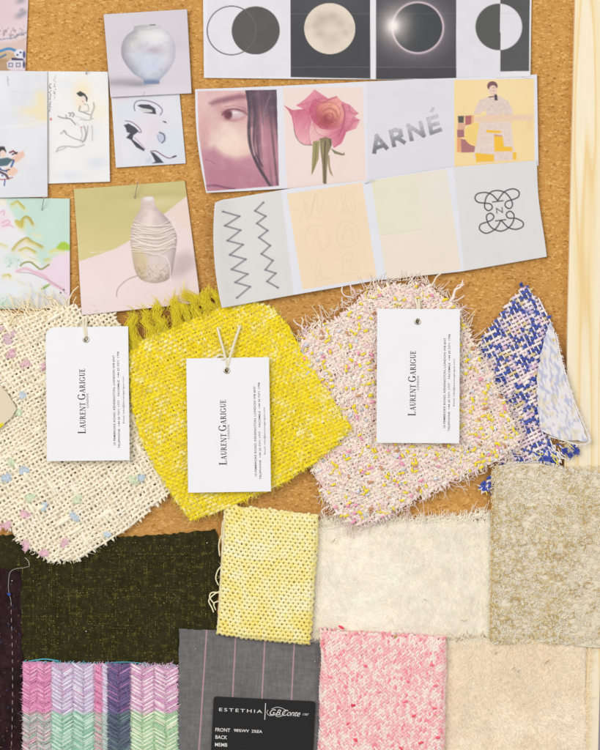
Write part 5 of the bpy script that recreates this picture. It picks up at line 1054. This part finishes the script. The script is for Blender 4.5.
g = Geo(); fuzz(g, [(322, 632), (444, 638), (441, 770), (319, 770)], 4200, rs, lambda u, v: np.full(len(u), 10.6), 1.5, 4.5, .14, [(248, 226, 220), (240, 180, 184), (238, 160, 170)], .4, hoff=.6)
for w_ in np.arange(0, 1, .017): slub(g, 322 + 122 * w_, 630.6 + 6 * w_ + rs.randn() * .4, 9.0, .05 + rs.randn() * .25, 4.6, 1.5, [(246, 214, 210), (238, 166, 172), (246, 230, 222)][rs.randint(3)], rs)
for k in range(130):
    w = rs.rand(); q0 = (322 + 123 * w, 631 + 6 * w); a = rs.uniform(3.4, 6); L = rs.uniform(2, 5); strand(g, [(*q0, 8), (q0[0] + L * .5 * math.cos(a), q0[1] + L * .5 * math.sin(a), 9), (q0[0] + L * math.cos(a + .8), q0[1] + L * math.sin(a + .8), 8.2)], .35, (244, 200, 200) if rs.rand() < .7 else (232, 130, 146), 3, 3)
P_, F_, C_ = g.get(); t.part('fuzz', P_, F_, C_, M_yarn, stuff=True)

# --- white long-pile fur
rs = np.random.RandomState(19)
def fur(thing, poly, hf, n, lmin, lmax, r, base, var, flow, lift, nseg, name='pile', clump=1.0):
    q = scatter(poly, n, rs); root = np.column_stack([q, hf(q[:, 0], q[:, 1])])
    th = flow(q[:, 0], q[:, 1]) + (fnoise(q[:, 0], q[:, 1], 22, 91) - .5) * 5 * clump + rs.randn(n) * .5
    d = np.column_stack([np.cos(th), np.sin(th), lift * (.7 + .6 * rs.rand(n))]); bd = np.column_stack([np.cos(th + rs.randn(n) * .7) * .5, np.sin(th + rs.randn(n) * .7) * .5, -lift * .55 * np.ones(n)])
    L = rs.uniform(lmin, lmax, n); c = fib(np.clip(np.asarray(base) + (fnoise(q[:, 0], q[:, 1], 30, 95)[:, None] - .5) * np.asarray(var) + rs.randn(n, 1) * 3, 0, 255), 1.75, .985)
    R = np.full((n, nseg + 1), r); R[:, -1] *= .3; g = Geo(); g.tubes(hairs(root, d, L, bd, nseg), R, np.repeat(c[:, None], nseg + 1, 1), 3)
    P_, F_, C_ = g.get(); thing.part(name, P_, F_, C_, M_fur, stuff=True)
t = Thing('fur_swatch', 'ivory white long pile fur swatch', 'fur swatch', 402, 640, 0)
P_FUR = [(314, 524), (340, 520), (380, 521), (420, 519), (460, 518), (490, 517), (492, 570), (491, 632), (450, 637), (400, 638), (350, 636), (313, 633), (314, 580)]
h_fur = lambda u, v: 2.4 + .9 * fnoise(u, v, 26, 81)
P, s_, t_ = sheet([(318, 528), (400, 525), (489, 523)], [(316, 629), (400, 633), (489, 629)], 70, 50, lambda u, v, s, t: h_fur(u, v), rough=1.5, seed=31)
P2, F, C = skirted(P, np.broadcast_to(alb((252, 248, 234)), (len(P), 3)).copy(), 70, 50, 1.2); t.part('hide', P2, F, C, M_cloth)
fur(t, P_FUR, h_fur, 34000, 4, 9, .19, (255, 249, 236), (2, 3, 7), lambda u, v: np.arctan2(v - 580, u - 402) * 0 + 1.3 + .5 * np.sin(u * .03), .17, 2, clump=.45)
q = spline(P_FUR + [P_FUR[0]], 260); n = len(q); c0 = np.array([402, 578]); dv = q - c0; dv[:, 1] *= 1.6; dv /= np.linalg.norm(dv, axis=1)[:, None]
g = Geo(); root = np.column_stack([q + (c0 - q) * .03 + rs.randn(n, 2) * 1.8, np.full(n, 2.6) + rs.rand(n) * 2.2]); d = np.column_stack([dv + rs.randn(n, 2) * .45, rs.uniform(-.1, .3, n)])
g.tubes(hairs(root, d, rs.uniform(1.5, 5.0, n), np.column_stack([rs.randn(n, 2) * .9, rs.uniform(-.3, 0, n)]), 2), .2, np.repeat(fib(np.clip(np.array((255, 250, 234.0)) + rs.randn(n, 1) * 3, 0, 255), 1.75, .98)[:, None], 3, 1), 3)
P_, F_, C_ = g.get(); t.part('edge_hair', P_, F_, C_, M_fur, stuff=True)
g = Geo()
for pts in ([(331, 543, 8), (333, 540, 8.5), (336, 537, 8)], [(333, 542, 8), (335, 539, 8.4)], [(460, 619, 8), (464, 620, 8.4), (466, 618, 8)], [(423, 598, 8), (426, 600, 8.4)]): strand(g, pts, .3, (176, 160, 120), 4, 4)
P_, F_, C_ = g.get(); t.part('dark_hair', P_, F_, C_, M_fur, stuff=True)

# --- cream plush
t = Thing('fur_swatch', 'beige short pile plush swatch overlapping the pine frame', 'fur swatch', 512, 770, 0)
P_PLU = [(445, 638), (500, 636), (560, 638), (584, 640), (584.5, 690), (583.5, 730), (583, 772), (440, 772), (443, 700)]
h_plu = lambda u, v: 2.6 + (FH - 1.8) * sstep(486, 560, u) + .8 * fnoise(u, v, 34, 101)
P, s_, t_ = sheet([(444, 637), (584.5, 638)], [(438, 772), (583.5, 772)], 90, 60, lambda u, v, s, t: h_plu(u, v), rough=1.5, seed=41)
P2, F, C = skirted(P, np.broadcast_to(alb((238, 226, 202)), (len(P), 3)).copy(), 90, 60, 1.6); t.part('hide', P2, F, C, M_cloth)
fur(t, P_PLU, h_plu, 26000, 2.4, 4.8, .24, (238, 227, 208), (6, 9, 14), lambda u, v: 1.5 + .5 * np.sin(v * .04), .30, 2, clump=.6)
q = spline([(444, 640), (470, 638), (500, 637), (540, 638), (584, 639), (585, 690), (584, 772)], 120); n = len(q); g = Geo()
dv = q - np.array([512, 710]); dv /= np.linalg.norm(dv, axis=1)[:, None]; root = np.column_stack([q, h_plu(q[:, 0], q[:, 1]) + rs.rand(n) * 1.5]); d = np.column_stack([dv + rs.randn(n, 2) * .4, rs.uniform(-.1, .2, n)])
dk = ((q[:, 1] < 645) & (rs.rand(n) < .35))[:, None]
g.tubes(hairs(root, d, rs.uniform(1.5, 4.5, n), np.column_stack([rs.randn(n, 2) * .4, rs.uniform(-.3, 0, n)]), 3), .2, np.repeat(fib(np.where(dk, (176, 152, 118), (236, 220, 188)) + rs.randn(n, 1) * 5)[:, None], 4, 1), 3)
P_, F_, C_ = g.get(); t.part('edge_hair', P_, F_, C_, M_fur, stuff=True); g = Geo()
for x, y in ((494, 653), (516, 671), (511, 668), (543, 662), (545, 660), (455, 641), (460, 640)): strand(g, [(x, y, 6 + h_plu(np.array(x), np.array(y)) - 2), (x + 1.5, y - 1, 6.3 + h_plu(np.array(x), np.array(y)) - 2), (x + 2.4, y - 2.6, 6 + h_plu(np.array(x), np.array(y)) - 2)], .35, (150, 128, 96), 4, 4)
P_, F_, C_ = g.get(); t.part('dark_hair', P_, F_, C_, M_fur, stuff=True)

# --- ivory and gold lace
rs = np.random.RandomState(20)
t = Thing('lace_swatch', 'ivory lace swatch embroidered with gold thread, hanging over the frame', 'lace swatch', 550, 645, 0)
h_lace = lambda u, v: 6.3 + 3.6 * sstep(530, 552, u) + 1.2 * (fnoise(u, v, 30, 111) - .5)
P, s_, t_ = sheet([(494, 466), (512, 463), (540, 463), (562, 469), (580, 473), (614, 475)], [(490, 640), (520, 641), (560, 642), (585, 646), (614, 646)], 130, 180, lambda u, v, s, t: h_lace(u, v), rough=1.6, seed=51)
u, v = P[:, 0], P[:, 1]; nn = fnoise(u, v, 16, 5); Cc = np.array((243, 233, 210.0)) + (nn - .5)[:, None] * np.array((14, 20, 34)); ed = sstep(562, 585, u)[:, None] * sstep(500, 540, v)[:, None]; Cc = Cc * (1 - .5 * ed) + np.array((240, 226, 196.0)) * .5 * ed
P2, F, C = skirted(P, alb(Cc), 130, 180, .6); t.part('net_ground', P2, F, C, mat('ivory net', .8, .2, vary=.06, vscale=1400, bump=.6, bscale=1500))
def curl_pts(n, fn, cols, r, lo, hi, hoff):
    q = np.empty((0, 2))
    while len(q) < n:
        c = np.column_stack([rs.uniform(491, 604, n * 3), rs.uniform(465, 643, n * 3)]); c = c[rs.rand(len(c)) < fn(c[:, 0], c[:, 1])]; q = np.vstack([q, c])
    q = q[:n]; m = 8; w = np.linspace(0, 1, m)[None]
    a0 = rs.rand(n, 1) * 6.28; tot = rs.choice([-1, 1], (n, 1)) * rs.uniform(1.5, 5.2, (n, 1)); L = rs.uniform(lo, hi, (n, 1))
    ang = a0 + tot * w; dx = np.cumsum(np.cos(ang), 1) * L / m; dy = np.cumsum(np.sin(ang), 1) * L / m
    uu = q[:, :1] + dx - dx.mean(1, keepdims=True); vv = q[:, 1:] + dy - dy.mean(1, keepdims=True)
    uu = np.clip(uu, 490.5, 612); vv = np.clip(vv, 464.5, 644)
    hh = h_lace(uu, vv) + hoff + .5 * np.sin(np.pi * w)
    cc = np.asarray(cols, dtype=float)[rs.randint(0, len(cols), n)] + rs.randn(n, 1) * 8
    g = Geo(); g.tubes(np.stack([uu, vv, hh], -1), r, np.repeat(fib(np.clip(cc, 0, 255))[:, None], m, 1), 3); return g.get()
GOLD = [(214, 190, 132), (206, 178, 114), (222, 204, 152), (200, 172, 110)]; IV = [(244, 236, 216), (240, 231, 212), (234, 226, 210), (246, 238, 214)]
def dens_gold(u, v):
    n = fnoise(u, v, 9, 121); b = sstep(.40, .66, n) * .32 + .24
    col2 = np.exp(-((u - (552 - (v - 560) * .06)) / 14) ** 2) * sstep(500, 560, v) * .5
    lf = np.exp(-((u - 496) / 5) ** 2) * .65; band = np.exp(-(((u - 566) * .66 - (v - 487) * .75) / 9) ** 2) * sstep(560, 570, u) * .9
    pale = sstep(566, 578, u) * sstep(515, 535, v); pale2 = np.exp(-((u - 545) / 28) ** 2 - ((v - 480) / 22) ** 2)
    return np.clip((b + col2 + lf) * (1 - .75 * pale) * (1 - .65 * pale2) + band, 0, 1)
P_, F_, C_ = curl_pts(3600, lambda u, v: .35 + .65 * sstep(.4, .6, fnoise(u, v, 7, 131)) * (1 - .6 * sstep(570, 585, u)), IV, .38, 3.5, 8, .45); t.part('ivory_embroidery', P_, F_, C_, M_lace, stuff=True)
P_, F_, C_ = curl_pts(1800, dens_gold, GOLD, .30, 2.4, 6.0, .75); t.part('gold_embroidery', P_, F_, C_, M_lace, stuff=True)
g = Geo()
for y in np.arange(468, 640, 2.3): x = 492.5 - (y - 468) * .012 + rs.randn() * .3; tt = np.linspace(0, 5.6, 8); g.tube(np.column_stack([x + 1.1 * np.cos(tt), y + 1.2 * np.sin(tt), 6.9 + 0 * tt]), .42, fib(np.array((200, 170, 110)) + rs.randn() * 12), 4)
for k in range(46):                                     # curling gold sprigs with small leaves
    cx, cy = rs.uniform(497, 603), rs.uniform(472, 638); a = rs.rand() * 6.28; sg = rs.choice([-1, 1]); pts = [(cx, cy)]
    for j in range(9): a += sg * (.12 + .09 * j); pts.append((pts[-1][0] + 2.1 * math.cos(a), pts[-1][1] + 2.1 * math.sin(a)))
    pts = np.array(pts); pts[:, 0] = np.clip(pts[:, 0], 491, 612); pts[:, 1] = np.clip(pts[:, 1], 465, 643); c0 = np.array((200, 174, 122)) + rs.randn() * 8
    g.tube(np.column_stack([pts, h_lace(pts[:, 0], pts[:, 1]) + 1.1]), .36, fib(c0), 3)
    for j in range(1, 9, 2): b_ = a + rs.uniform(.6, 2.4); p0 = pts[j]; p1 = np.clip(p0 + np.array([math.cos(b_), math.sin(b_)]) * 2.6, (491, 465), (612, 643)); strand(g, [(*p0, h_lace(*p0) + 1.1), (*((p0 + p1) / 2), h_lace(*p0) + 1.5), (*p1, h_lace(*p0) + 1.0)], .45, c0, 3, 3)
q = spline([(505, 464), (520, 462.5), (545, 463), (562, 468.5), (582, 473), (602, 475)], 16)
for k in range(len(q)):
    for j in range(2): a = rs.uniform(3.4, 6); strand(g, [(q[k][0], q[k][1] + 1, h_lace(q[k][0], q[k][1]) + .4), (q[k][0] + 1.2 * math.cos(a), q[k][1] + 1.2 * math.sin(a), h_lace(q[k][0], q[k][1]) + .9), (q[k][0] + 2.2 * math.cos(a + .8), q[k][1] + 2.2 * math.sin(a + .8), h_lace(q[k][0], q[k][1]) + .3)], .3, (240, 234, 220), 3, 3)
P_, F_, C_ = g.get(); t.part('edging', P_, F_, C_, M_lace, stuff=True)

# ------------------------------------------------------------------ lettering
def serif(ch):
    """old-style capitals as polygons, unit height; returns (polys, advance)"""
    T, H, Q = .17, .075, .06
    def bar(x0, y0, x1, y1): return [(x0, y0), (x1, y0), (x1, y1), (x0, y1)]
    def stem(x, w=T): return [bar(x, 0, x + w, 1), bar(x - .09, 0, x + w + .09, Q), bar(x - .09, 1 - Q, x + w + .09, 1)]
    def arc(cx, cy, rx, ry, a0, a1, thick, thin, n=14):
        out = []
        for k in range(n):
            b = [math.radians(a0 + (a1 - a0) * (k + e) / n) for e in (0, 1)]
            q = []
            for a in b:
                w = thin + (thick - thin) * abs(math.cos(a)); q.append(((cx + rx * math.cos(a), cy + ry * math.sin(a)), (cx + (rx - w) * math.cos(a), cy + (ry - w * .8) * math.sin(a))))
            out.append([q[0][0], q[1][0], q[1][1], q[0][1]])
        return out
    def diag(x0, y0, x1, y1, w): return [[(x0, y0), (x0 + w, y0), (x1 + w, y1), (x1, y1)]]
    if ch == 'L': return stem(.1) + [bar(.1, 0, .6, Q), [(.6, 0), (.64, .24), (.58, .2), (.5, .045)]], .68
    if ch == 'I': return stem(.1), .36
    if ch == 'T': return stem(.3)[:2] + [bar(.02, 1 - Q, .7, 1), [(.02, 1), (0, .78), (.05, .8), (.12, .955)], [(.7, 1), (.735, .78), (.68, .8), (.61, .955)]], .74
    if ch == 'E': return stem(.1) + [bar(.1, 0, .58, Q), bar(.1, 1 - Q, .55, 1), bar(.1, .5, .45, .5 + Q), [(.55, 1), (.57, .78), (.52, .8), (.46, .955)], [(.58, 0), (.63, .24), (.57, .2), (.5, .045)], bar(.43, .4, .465, .65)], .66
    if ch == 'A': return diag(.1, 0, .36, 1, H) + diag(.62, 0, .33, 1, T) + [bar(.2, .32, .58, .32 + H), bar(.0, 0, .26, Q), bar(.52, 0, .86, Q)], .86
    if ch == 'N': return [bar(.12, 0, .12 + H, 1), bar(.72, 0, .72 + H, 1), bar(.02, 0, .28, Q), bar(.62, 1 - Q, .88, 1), bar(.0, 1 - Q, .22, 1)] + diag(.62, 0, .1, 1, T), .9
    if ch == 'U': return [bar(.1, .35, .1 + T, 1), bar(.62, .35, .62 + H, 1), bar(.0, 1 - Q, .34, 1), bar(.52, 1 - Q, .78, 1)] + arc(.385, .36, .285, .38, 180, 360, T, H), .8
    if ch == 'R': return stem(.1) + arc(.34, .73, .26, .27, -90, 90, T, H, 12) + [bar(.2, 1 - H, .36, 1), bar(.2, .46, .36, .46 + H)] + diag(.62, 0, .32, .48, T) + [bar(.6, 0, .84, Q)], .82
    if ch == 'G': return arc(.46, .5, .42, .52, 40, 325, T, H, 22) + [bar(.68, .06, .68 + T, .42), bar(.58, .42 - Q, .9, .42), bar(.74, .7, .78, .96)], .94
    if ch == 'O': return arc(.45, .5, .42, .52, 0, 360, T, H, 26), .92
    if ch == 'D': return stem(.1) + arc(.36, .5, .44, .5, -90, 90, T, H, 16) + [bar(.2, 1 - H, .38, 1), bar(.2, 0, .38, H)], .88
    return [], .34
def poly_mesh(name, polys):
    me = bpy.data.meshes.new(name); vv = []; ff = []
    for k, p in enumerate(polys):
        b = len(vv); vv += [(x, y, z) for x, y, z in p]; ff.append(list(range(b, b + len(p))))
    me.from_pydata(vv, [], ff); me.update(); return me
def place2(polys, o, ex, ey, h, org):
    """2-D polygons in layout units laid on the board at height h"""
    out = []
    for k, p in enumerate(polys):
        q = np.array([(o[0] + x * ex[0] + y * ey[0], o[1] + x * ex[1] + y * ey[1], h + (k % 7) * .004) for x, y in p]); out.append([tuple(r) for r in (W(q) - org)])
    return out
def serif_line(words, size, small, track=.06):
    polys = []; x = 0
    for w in words:
        for i, ch in enumerate(w):
            sz = size if i == 0 else small; p, adv = serif(ch); polys += [[(x + a * sz, b * sz) for a, b in q] for q in p]; x += (adv + track) * sz
        x += .38 * small
    return polys, x
def font_polys(txt, size, shear=0.0, space=1.0, offset=0.0):
    c = bpy.data.curves.new('lettering', 'FONT'); c.body = txt; c.size = size; c.shear = shear; c.space_character = space; c.offset = offset; c.resolution_u = 3
    o = bpy.data.objects.new('lettering', c); col.objects.link(o); dg = bpy.context.evaluated_depsgraph_get(); me = o.evaluated_get(dg).to_mesh()
    vv = [tuple(v.co) for v in me.vertices]; polys = [[(vv[i][0], vv[i][1]) for i in p.vertices] for p in me.polygons]
    o.evaluated_get(dg).to_mesh_clear(); bpy.data.objects.remove(o); bpy.data.curves.remove(c)
    xs = [x for p in polys for x, y in p]; return polys, (max(xs) if xs else 0)
def fit(polys, length, w): f = length / w; return [[(x * f, y) for x, y in p] for p in polys]

NAME_P, NAME_W = serif_line(['LAURENT', 'GARIGUE'], 7.6, 5.6)
LON_P, LON_W = serif_line(['LONDON'], 2.0, 2.0, .12)
A1, A1W = font_polys('10 PEMBROKE ROAD, KENSINGTON, LONDON W8 6NT', 2.9, offset=.02); A2, A2W = font_polys('TELEPHONE  +44 20 7371 1777    FACSIMILE  +44 20 7371 1798', 2.6, offset=.02); A3, A3W = font_polys('Email: info@laurentgarigue.com', 2.2)

def tag(u0, v0, ang, h, tilt, label, round_tl, strings, bow, bow2):
    """hang tag: u0,v0 = top left corner; local x to the right (82.5), y down (133)"""
    ca, sa = math.cos(ang), math.sin(ang); X = np.array([ca, sa]); Y = np.array([-sa, ca]); w, l = 82.0, 133.0
    t = Thing('hang_tag', label, 'hang tag', *(np.array([u0, v0]) + X * w / 2 + Y * l), 0, 'hang tags on the woven swatches')
    hz = lambda x, y: h + tilt * (y / l) + 1.5 * bow * (2 * x / w - 1) ** 2 + 1.6 * bow2 * (y / l) ** 3 + .4 * math.sin(x / w * 3.14)
    hole = (40.0, 12.6); hr = 2.3
    # card with a punched hole: ring of quads from hole to outline
    N = 160; out = []
    for k in range(N):
        a = 2 * math.pi * k / N; dx, dy = math.cos(a), math.sin(a); f = 1e9
        if dx > 1e-6: f = min(f, (w - hole[0]) / dx)
        if dx < -1e-6: f = min(f, -hole[0] / dx)
        if dy > 1e-6: f = min(f, (l - hole[1]) / dy)
        if dy < -1e-6: f = min(f, -hole[1] / dy)
        out.append([hole[0] + dx * f, hole[1] + dy * f])
    for cx, cy in ((0, 0), (w, 0), (w, l), (0, l)): i = min(range(N), key=lambda k: (out[k][0] - cx) ** 2 + (out[k][1] - cy) ** 2); out[i] = [cx, cy]
    if round_tl:
        for o in out:
            if o[0] < 9 and o[1] < 9:
                d = np.array([9 - o[0], 9 - o[1]]); n_ = np.linalg.norm(d); o[0], o[1] = 9 - d[0] / n_ * 9, 9 - d[1] / n_ * 9
    rings = 10; V = []
    for r in range(rings + 1):
        for k in range(N):
            a = 2 * math.pi * k / N; x = hole[0] + hr * math.cos(a); y = hole[1] + hr * math.sin(a); e = r / rings
            V.append((x + (out[k][0] - x) * e, y + (out[k][1] - y) * e))
    V = np.array(V); uv = np.array([u0, v0]) + V[:, :1] * X + V[:, 1:] * Y; H = np.array([hz(x, y) for x, y in V])
    top = np.column_stack([uv, H]); bot = top.copy(); bot[:, 2] -= .75; n = len(top); F = []
    for r in range(rings):
        for k in range(N): k2 = (k + 1) % N; F.append((r * N + k, (r + 1) * N + k, (r + 1) * N + k2, r * N + k2)); F.append((n + r * N + k, n + r * N + k2, n + (r + 1) * N + k2, n + (r + 1) * N + k))
    for k in range(N): k2 = (k + 1) % N; F.append((k, k2, n + k2, n + k)); F.append((rings * N + k, n + rings * N + k, n + rings * N + k2, rings * N + k2))
    t.part('card', np.vstack([top, bot]), np.array(F), None, M_card, smooth=False)
    # eyelet: rolled metal ring through the hole
    g = Geo(); tt = np.linspace(0, 2 * math.pi, 25); c = np.array([u0, v0]) + hole[0] * X + hole[1] * Y; hh = hz(*hole)
    g.tubes(np.column_stack([c[0] + 2.5 * np.cos(tt), c[1] + 2.5 * np.sin(tt), np.full(25, hh + .15)])[None], .85, np.array((.6, .6, .6)), 8)
    P_, F_, C_ = g.get(); t.part('eyelet', P_, F_, C_, M_brass)
    # print, reading upwards: text x runs along -Y, text y along +X*-1 -> left side is up
    ex = -Y; ey = -X
    def put(nm, polys, x, y, dh, m): 
        o = np.array([u0, v0]) + X * x + Y * y; hq = hz(x, y - 30) + dh
        pl = []
        for k, p in enumerate(polys):
            q = []
            for a, b in p:
                z = o + ex * a + ey * b; lx = x - b; ly = y - a; q.append((z[0], z[1], hz(lx, ly) + dh + (k % 5) * .006))
            pl.append([tuple(r) for r in (W(np.array(q)) - t.org)])
        t.raw(nm, poly_mesh(nm, pl), m)
    put('name_lettering', fit(NAME_P, 67, NAME_W), 38.6, 106.2, .06, M_ink)
    put('city_lettering', fit(LON_P, 15.5, LON_W), 41.8, 80.5, .06, M_ink2)
    put('address_lettering', fit(A1, 90, A1W), 68.2, 118.5, .06, M_ink2); put('telephone_lettering', fit(A2, 96, A2W), 72.6, 121.0, .06, M_ink2); put('email_lettering', fit(A3, 47, A3W), 77.2, 96.5, .06, M_ink2)
    g = Geo()
    for pts in strings: g.tube(spline([(a, b, hq) for a, b, hq in pts], 8), .85, alb((244, 238, 218)), 6); g.tube(spline([(a + .9, b + .4, hq + .2) for a, b, hq in pts], 8), .7, alb((238, 228, 200)), 6)
    P_, F_, C_ = g.get(); t.part('string', P_, F_, C_, M_cotton)
tag(47.4, 327.6, math.radians(-.7), 12.2, .2, 'white hang tag tied to the cream loosely woven swatch', True, [[(84, 318, 6.5), (84.5, 324, 11.5), (86, 333, 12.6), (87, 339, 11.4), (87.4, 341, 9)], [(87, 316, 6.5), (87, 325, 11.4), (87.6, 334, 12.4), (87.4, 340, 11)]], .5, .4)
tag(187.2, 358.6, math.radians(-.9), 14.6, .6, 'white hang tag tied with string to the bright yellow swatch', False, [[(217.5, 327, 9), (220, 337, 11.5), (224, 351, 14), (226.5, 362, 15), (227.5, 369, 13.6), (227.6, 371, 11)], [(240.5, 325, 9), (236, 338, 11.5), (232, 351, 14), (229, 362, 15), (228, 369, 13.6)], [(214, 359, 13.5), (220, 355, 14), (226, 357, 14.6), (222, 360, 16)]], .3, 1.0)
tag(376.6, 309.2, math.radians(.35), 14.0, .2, 'white hang tag tied to the pale pink boucle swatch', False, [[(414, 298, 9), (416, 305, 12), (416.5, 313, 13.6), (416.8, 320, 12), (416.6, 323, 9.5)], [(418, 299, 9), (418, 306, 12), (417.6, 314, 13.4), (416.6, 320, 13.5)]], .6, .6)

# ------------------------------------------------------------------ black fabric label
t = Thing('fabric_label', 'black printed label card on the grey pinstripe swatch', 'label', 262, 772, 4)
cA = np.array([214.0, 695.5]); X = np.array([100.5, 5.0]); X /= np.linalg.norm(X); Y = np.array([-X[1], X[0]]); w, l = 101.5, 74.0; rad = 3.0
ol = []
for cx, cy, a0 in ((rad, rad, 180), (w - rad, rad, 270), (w - rad, l - rad, 0), (rad, l - rad, 90)):
    for k in range(7): a = math.radians(a0 + 15 * k); ol.append((cx + rad * math.cos(a), cy + rad * math.sin(a)))
HB = 5.3
uv = [cA + X * a + Y * b for a, b in ol]
box_part('card', [tuple(q) for q in uv], HB - .8, HB, M_blackcard, t)
def put_b(nm, polys, x, y):
    o = cA + X * x + Y * y; t.raw(nm, poly_mesh(nm, place2(polys, o, X, -Y, HB + .06, t.org)), M_white)
p, pw = font_polys('ESTETHIA', 4.6, space=1.35, offset=.02); put_b('brand_lettering', fit(p, 43.5, pw), 5.5, 14.2)
put_b('divider', [[(0, 0), (.7, 0), (.7, 16.5), (0, 16.5)]], 51.6, 20.6)
p, pw = font_polys('G.B.Conte', 8.4, shear=.45, space=.92); sw = []
for pts in ([(-.5, 5), (-1.5, 2), (1, -.4), (5, -.2), (8, 2)], [(3, 6), (8, 8), (13, 7.4), (17, 5.6)], [(9, .6), (7.5, -.6), (10, -1.4), (14, 0), (18, 6)]):
    q = spline(pts, 6)
    for a, b in zip(q[:-1], q[1:]): n_ = np.array([-(b - a)[1], (b - a)[0]]); n_ = n_ / (np.linalg.norm(n_) + 1e-9) * .22; sw.append([tuple(a - n_), tuple(b - n_), tuple(b + n_), tuple(a + n_)])
put_b('script_lettering', fit(p, 32, pw) + sw, 55.2, 15.6)
p, pw = font_polys('1787', 3.0, shear=.35); put_b('year_lettering', fit(p, 7, pw), 88.6, 14.4)
for txt, ln, x, y, sz in (('FRONT', 15, 3.0, 34.6, 5.0), ('98%WV  2%EA', 28.5, 21.6, 34.0, 4.0), ('BACK', 12, 3.4, 41.9, 5.0), ('MEMB', 12.6, 3.4, 49.4, 5.0)):
    p, pw = font_polys(txt, sz, offset=.06); put_b('text_lettering', fit(p, ln, pw), x, y)

# ------------------------------------------------------------------ pins
def pin(u, v, h, label, tip=None, r=1.0):
    t = Thing('pin', label, 'pin', u, v, h)
    if tip is None: tip = (u + .2, v + .6, h - 3.5)
    g = Geo(); g.tube([tip, ((u + tip[0]) / 2, (v + tip[1]) / 2, (h + tip[2]) / 2 + .2), (u, v, h)], .42, (.5, .5, .5), 6, False); P_, F_, C_ = g.get(); t.part('shaft', P_, F_, C_, M_steel)
    d = np.array([u - tip[0], v - tip[1], h - tip[2]]); d /= np.linalg.norm(d); c = np.array([u, v, h]); k = np.linspace(-1, 1, 7)
    g = Geo(); g.tube([c + d * r * .7 * x for x in k], r * np.sqrt(np.clip(1 - k ** 2, .01, 1)), (.6, .6, .6), 8, False); P_, F_, C_ = g.get(); t.part('head', P_, F_, C_, M_steel)
pin(138.8, 182.5, 9, 'slender steel pin through the stone bottle print', (134.8, 198.5, 2.6), .7)
pin(45.2, 198.5, 8, 'slender steel pin through the mint cloud print', (42.2, 210.5, 2.2), .7)
pin(372.5, 180.2, 7.5, 'slender steel pin through the peach and zigzag strip', (364.6, 184, 4.6), .5)
pin(88.4, 70.2, 6, 'slender steel pin above the kneeling figure drawing', (86.2, 74.6, 2.4), .5)
pin(196, 648, 5.2, 'tiny pin head at the bare corner of the grey pinstripe', None, .85)
pin(315, 660.8, 5.2, 'tiny pin head on the grey pinstripe beside the pink knit', None, .85)
pin(207.2, 542.5, 3.6, 'tiny pin head in the olive swatch beside the yellow knit', None, .85)
pin(86.5, 630.8, 3.6, 'tiny pin head in the olive swatch above the plaid', None, .85)
pin(13, 580, 6.2, 'tiny pin head in the dark brown swatch', None, .85)
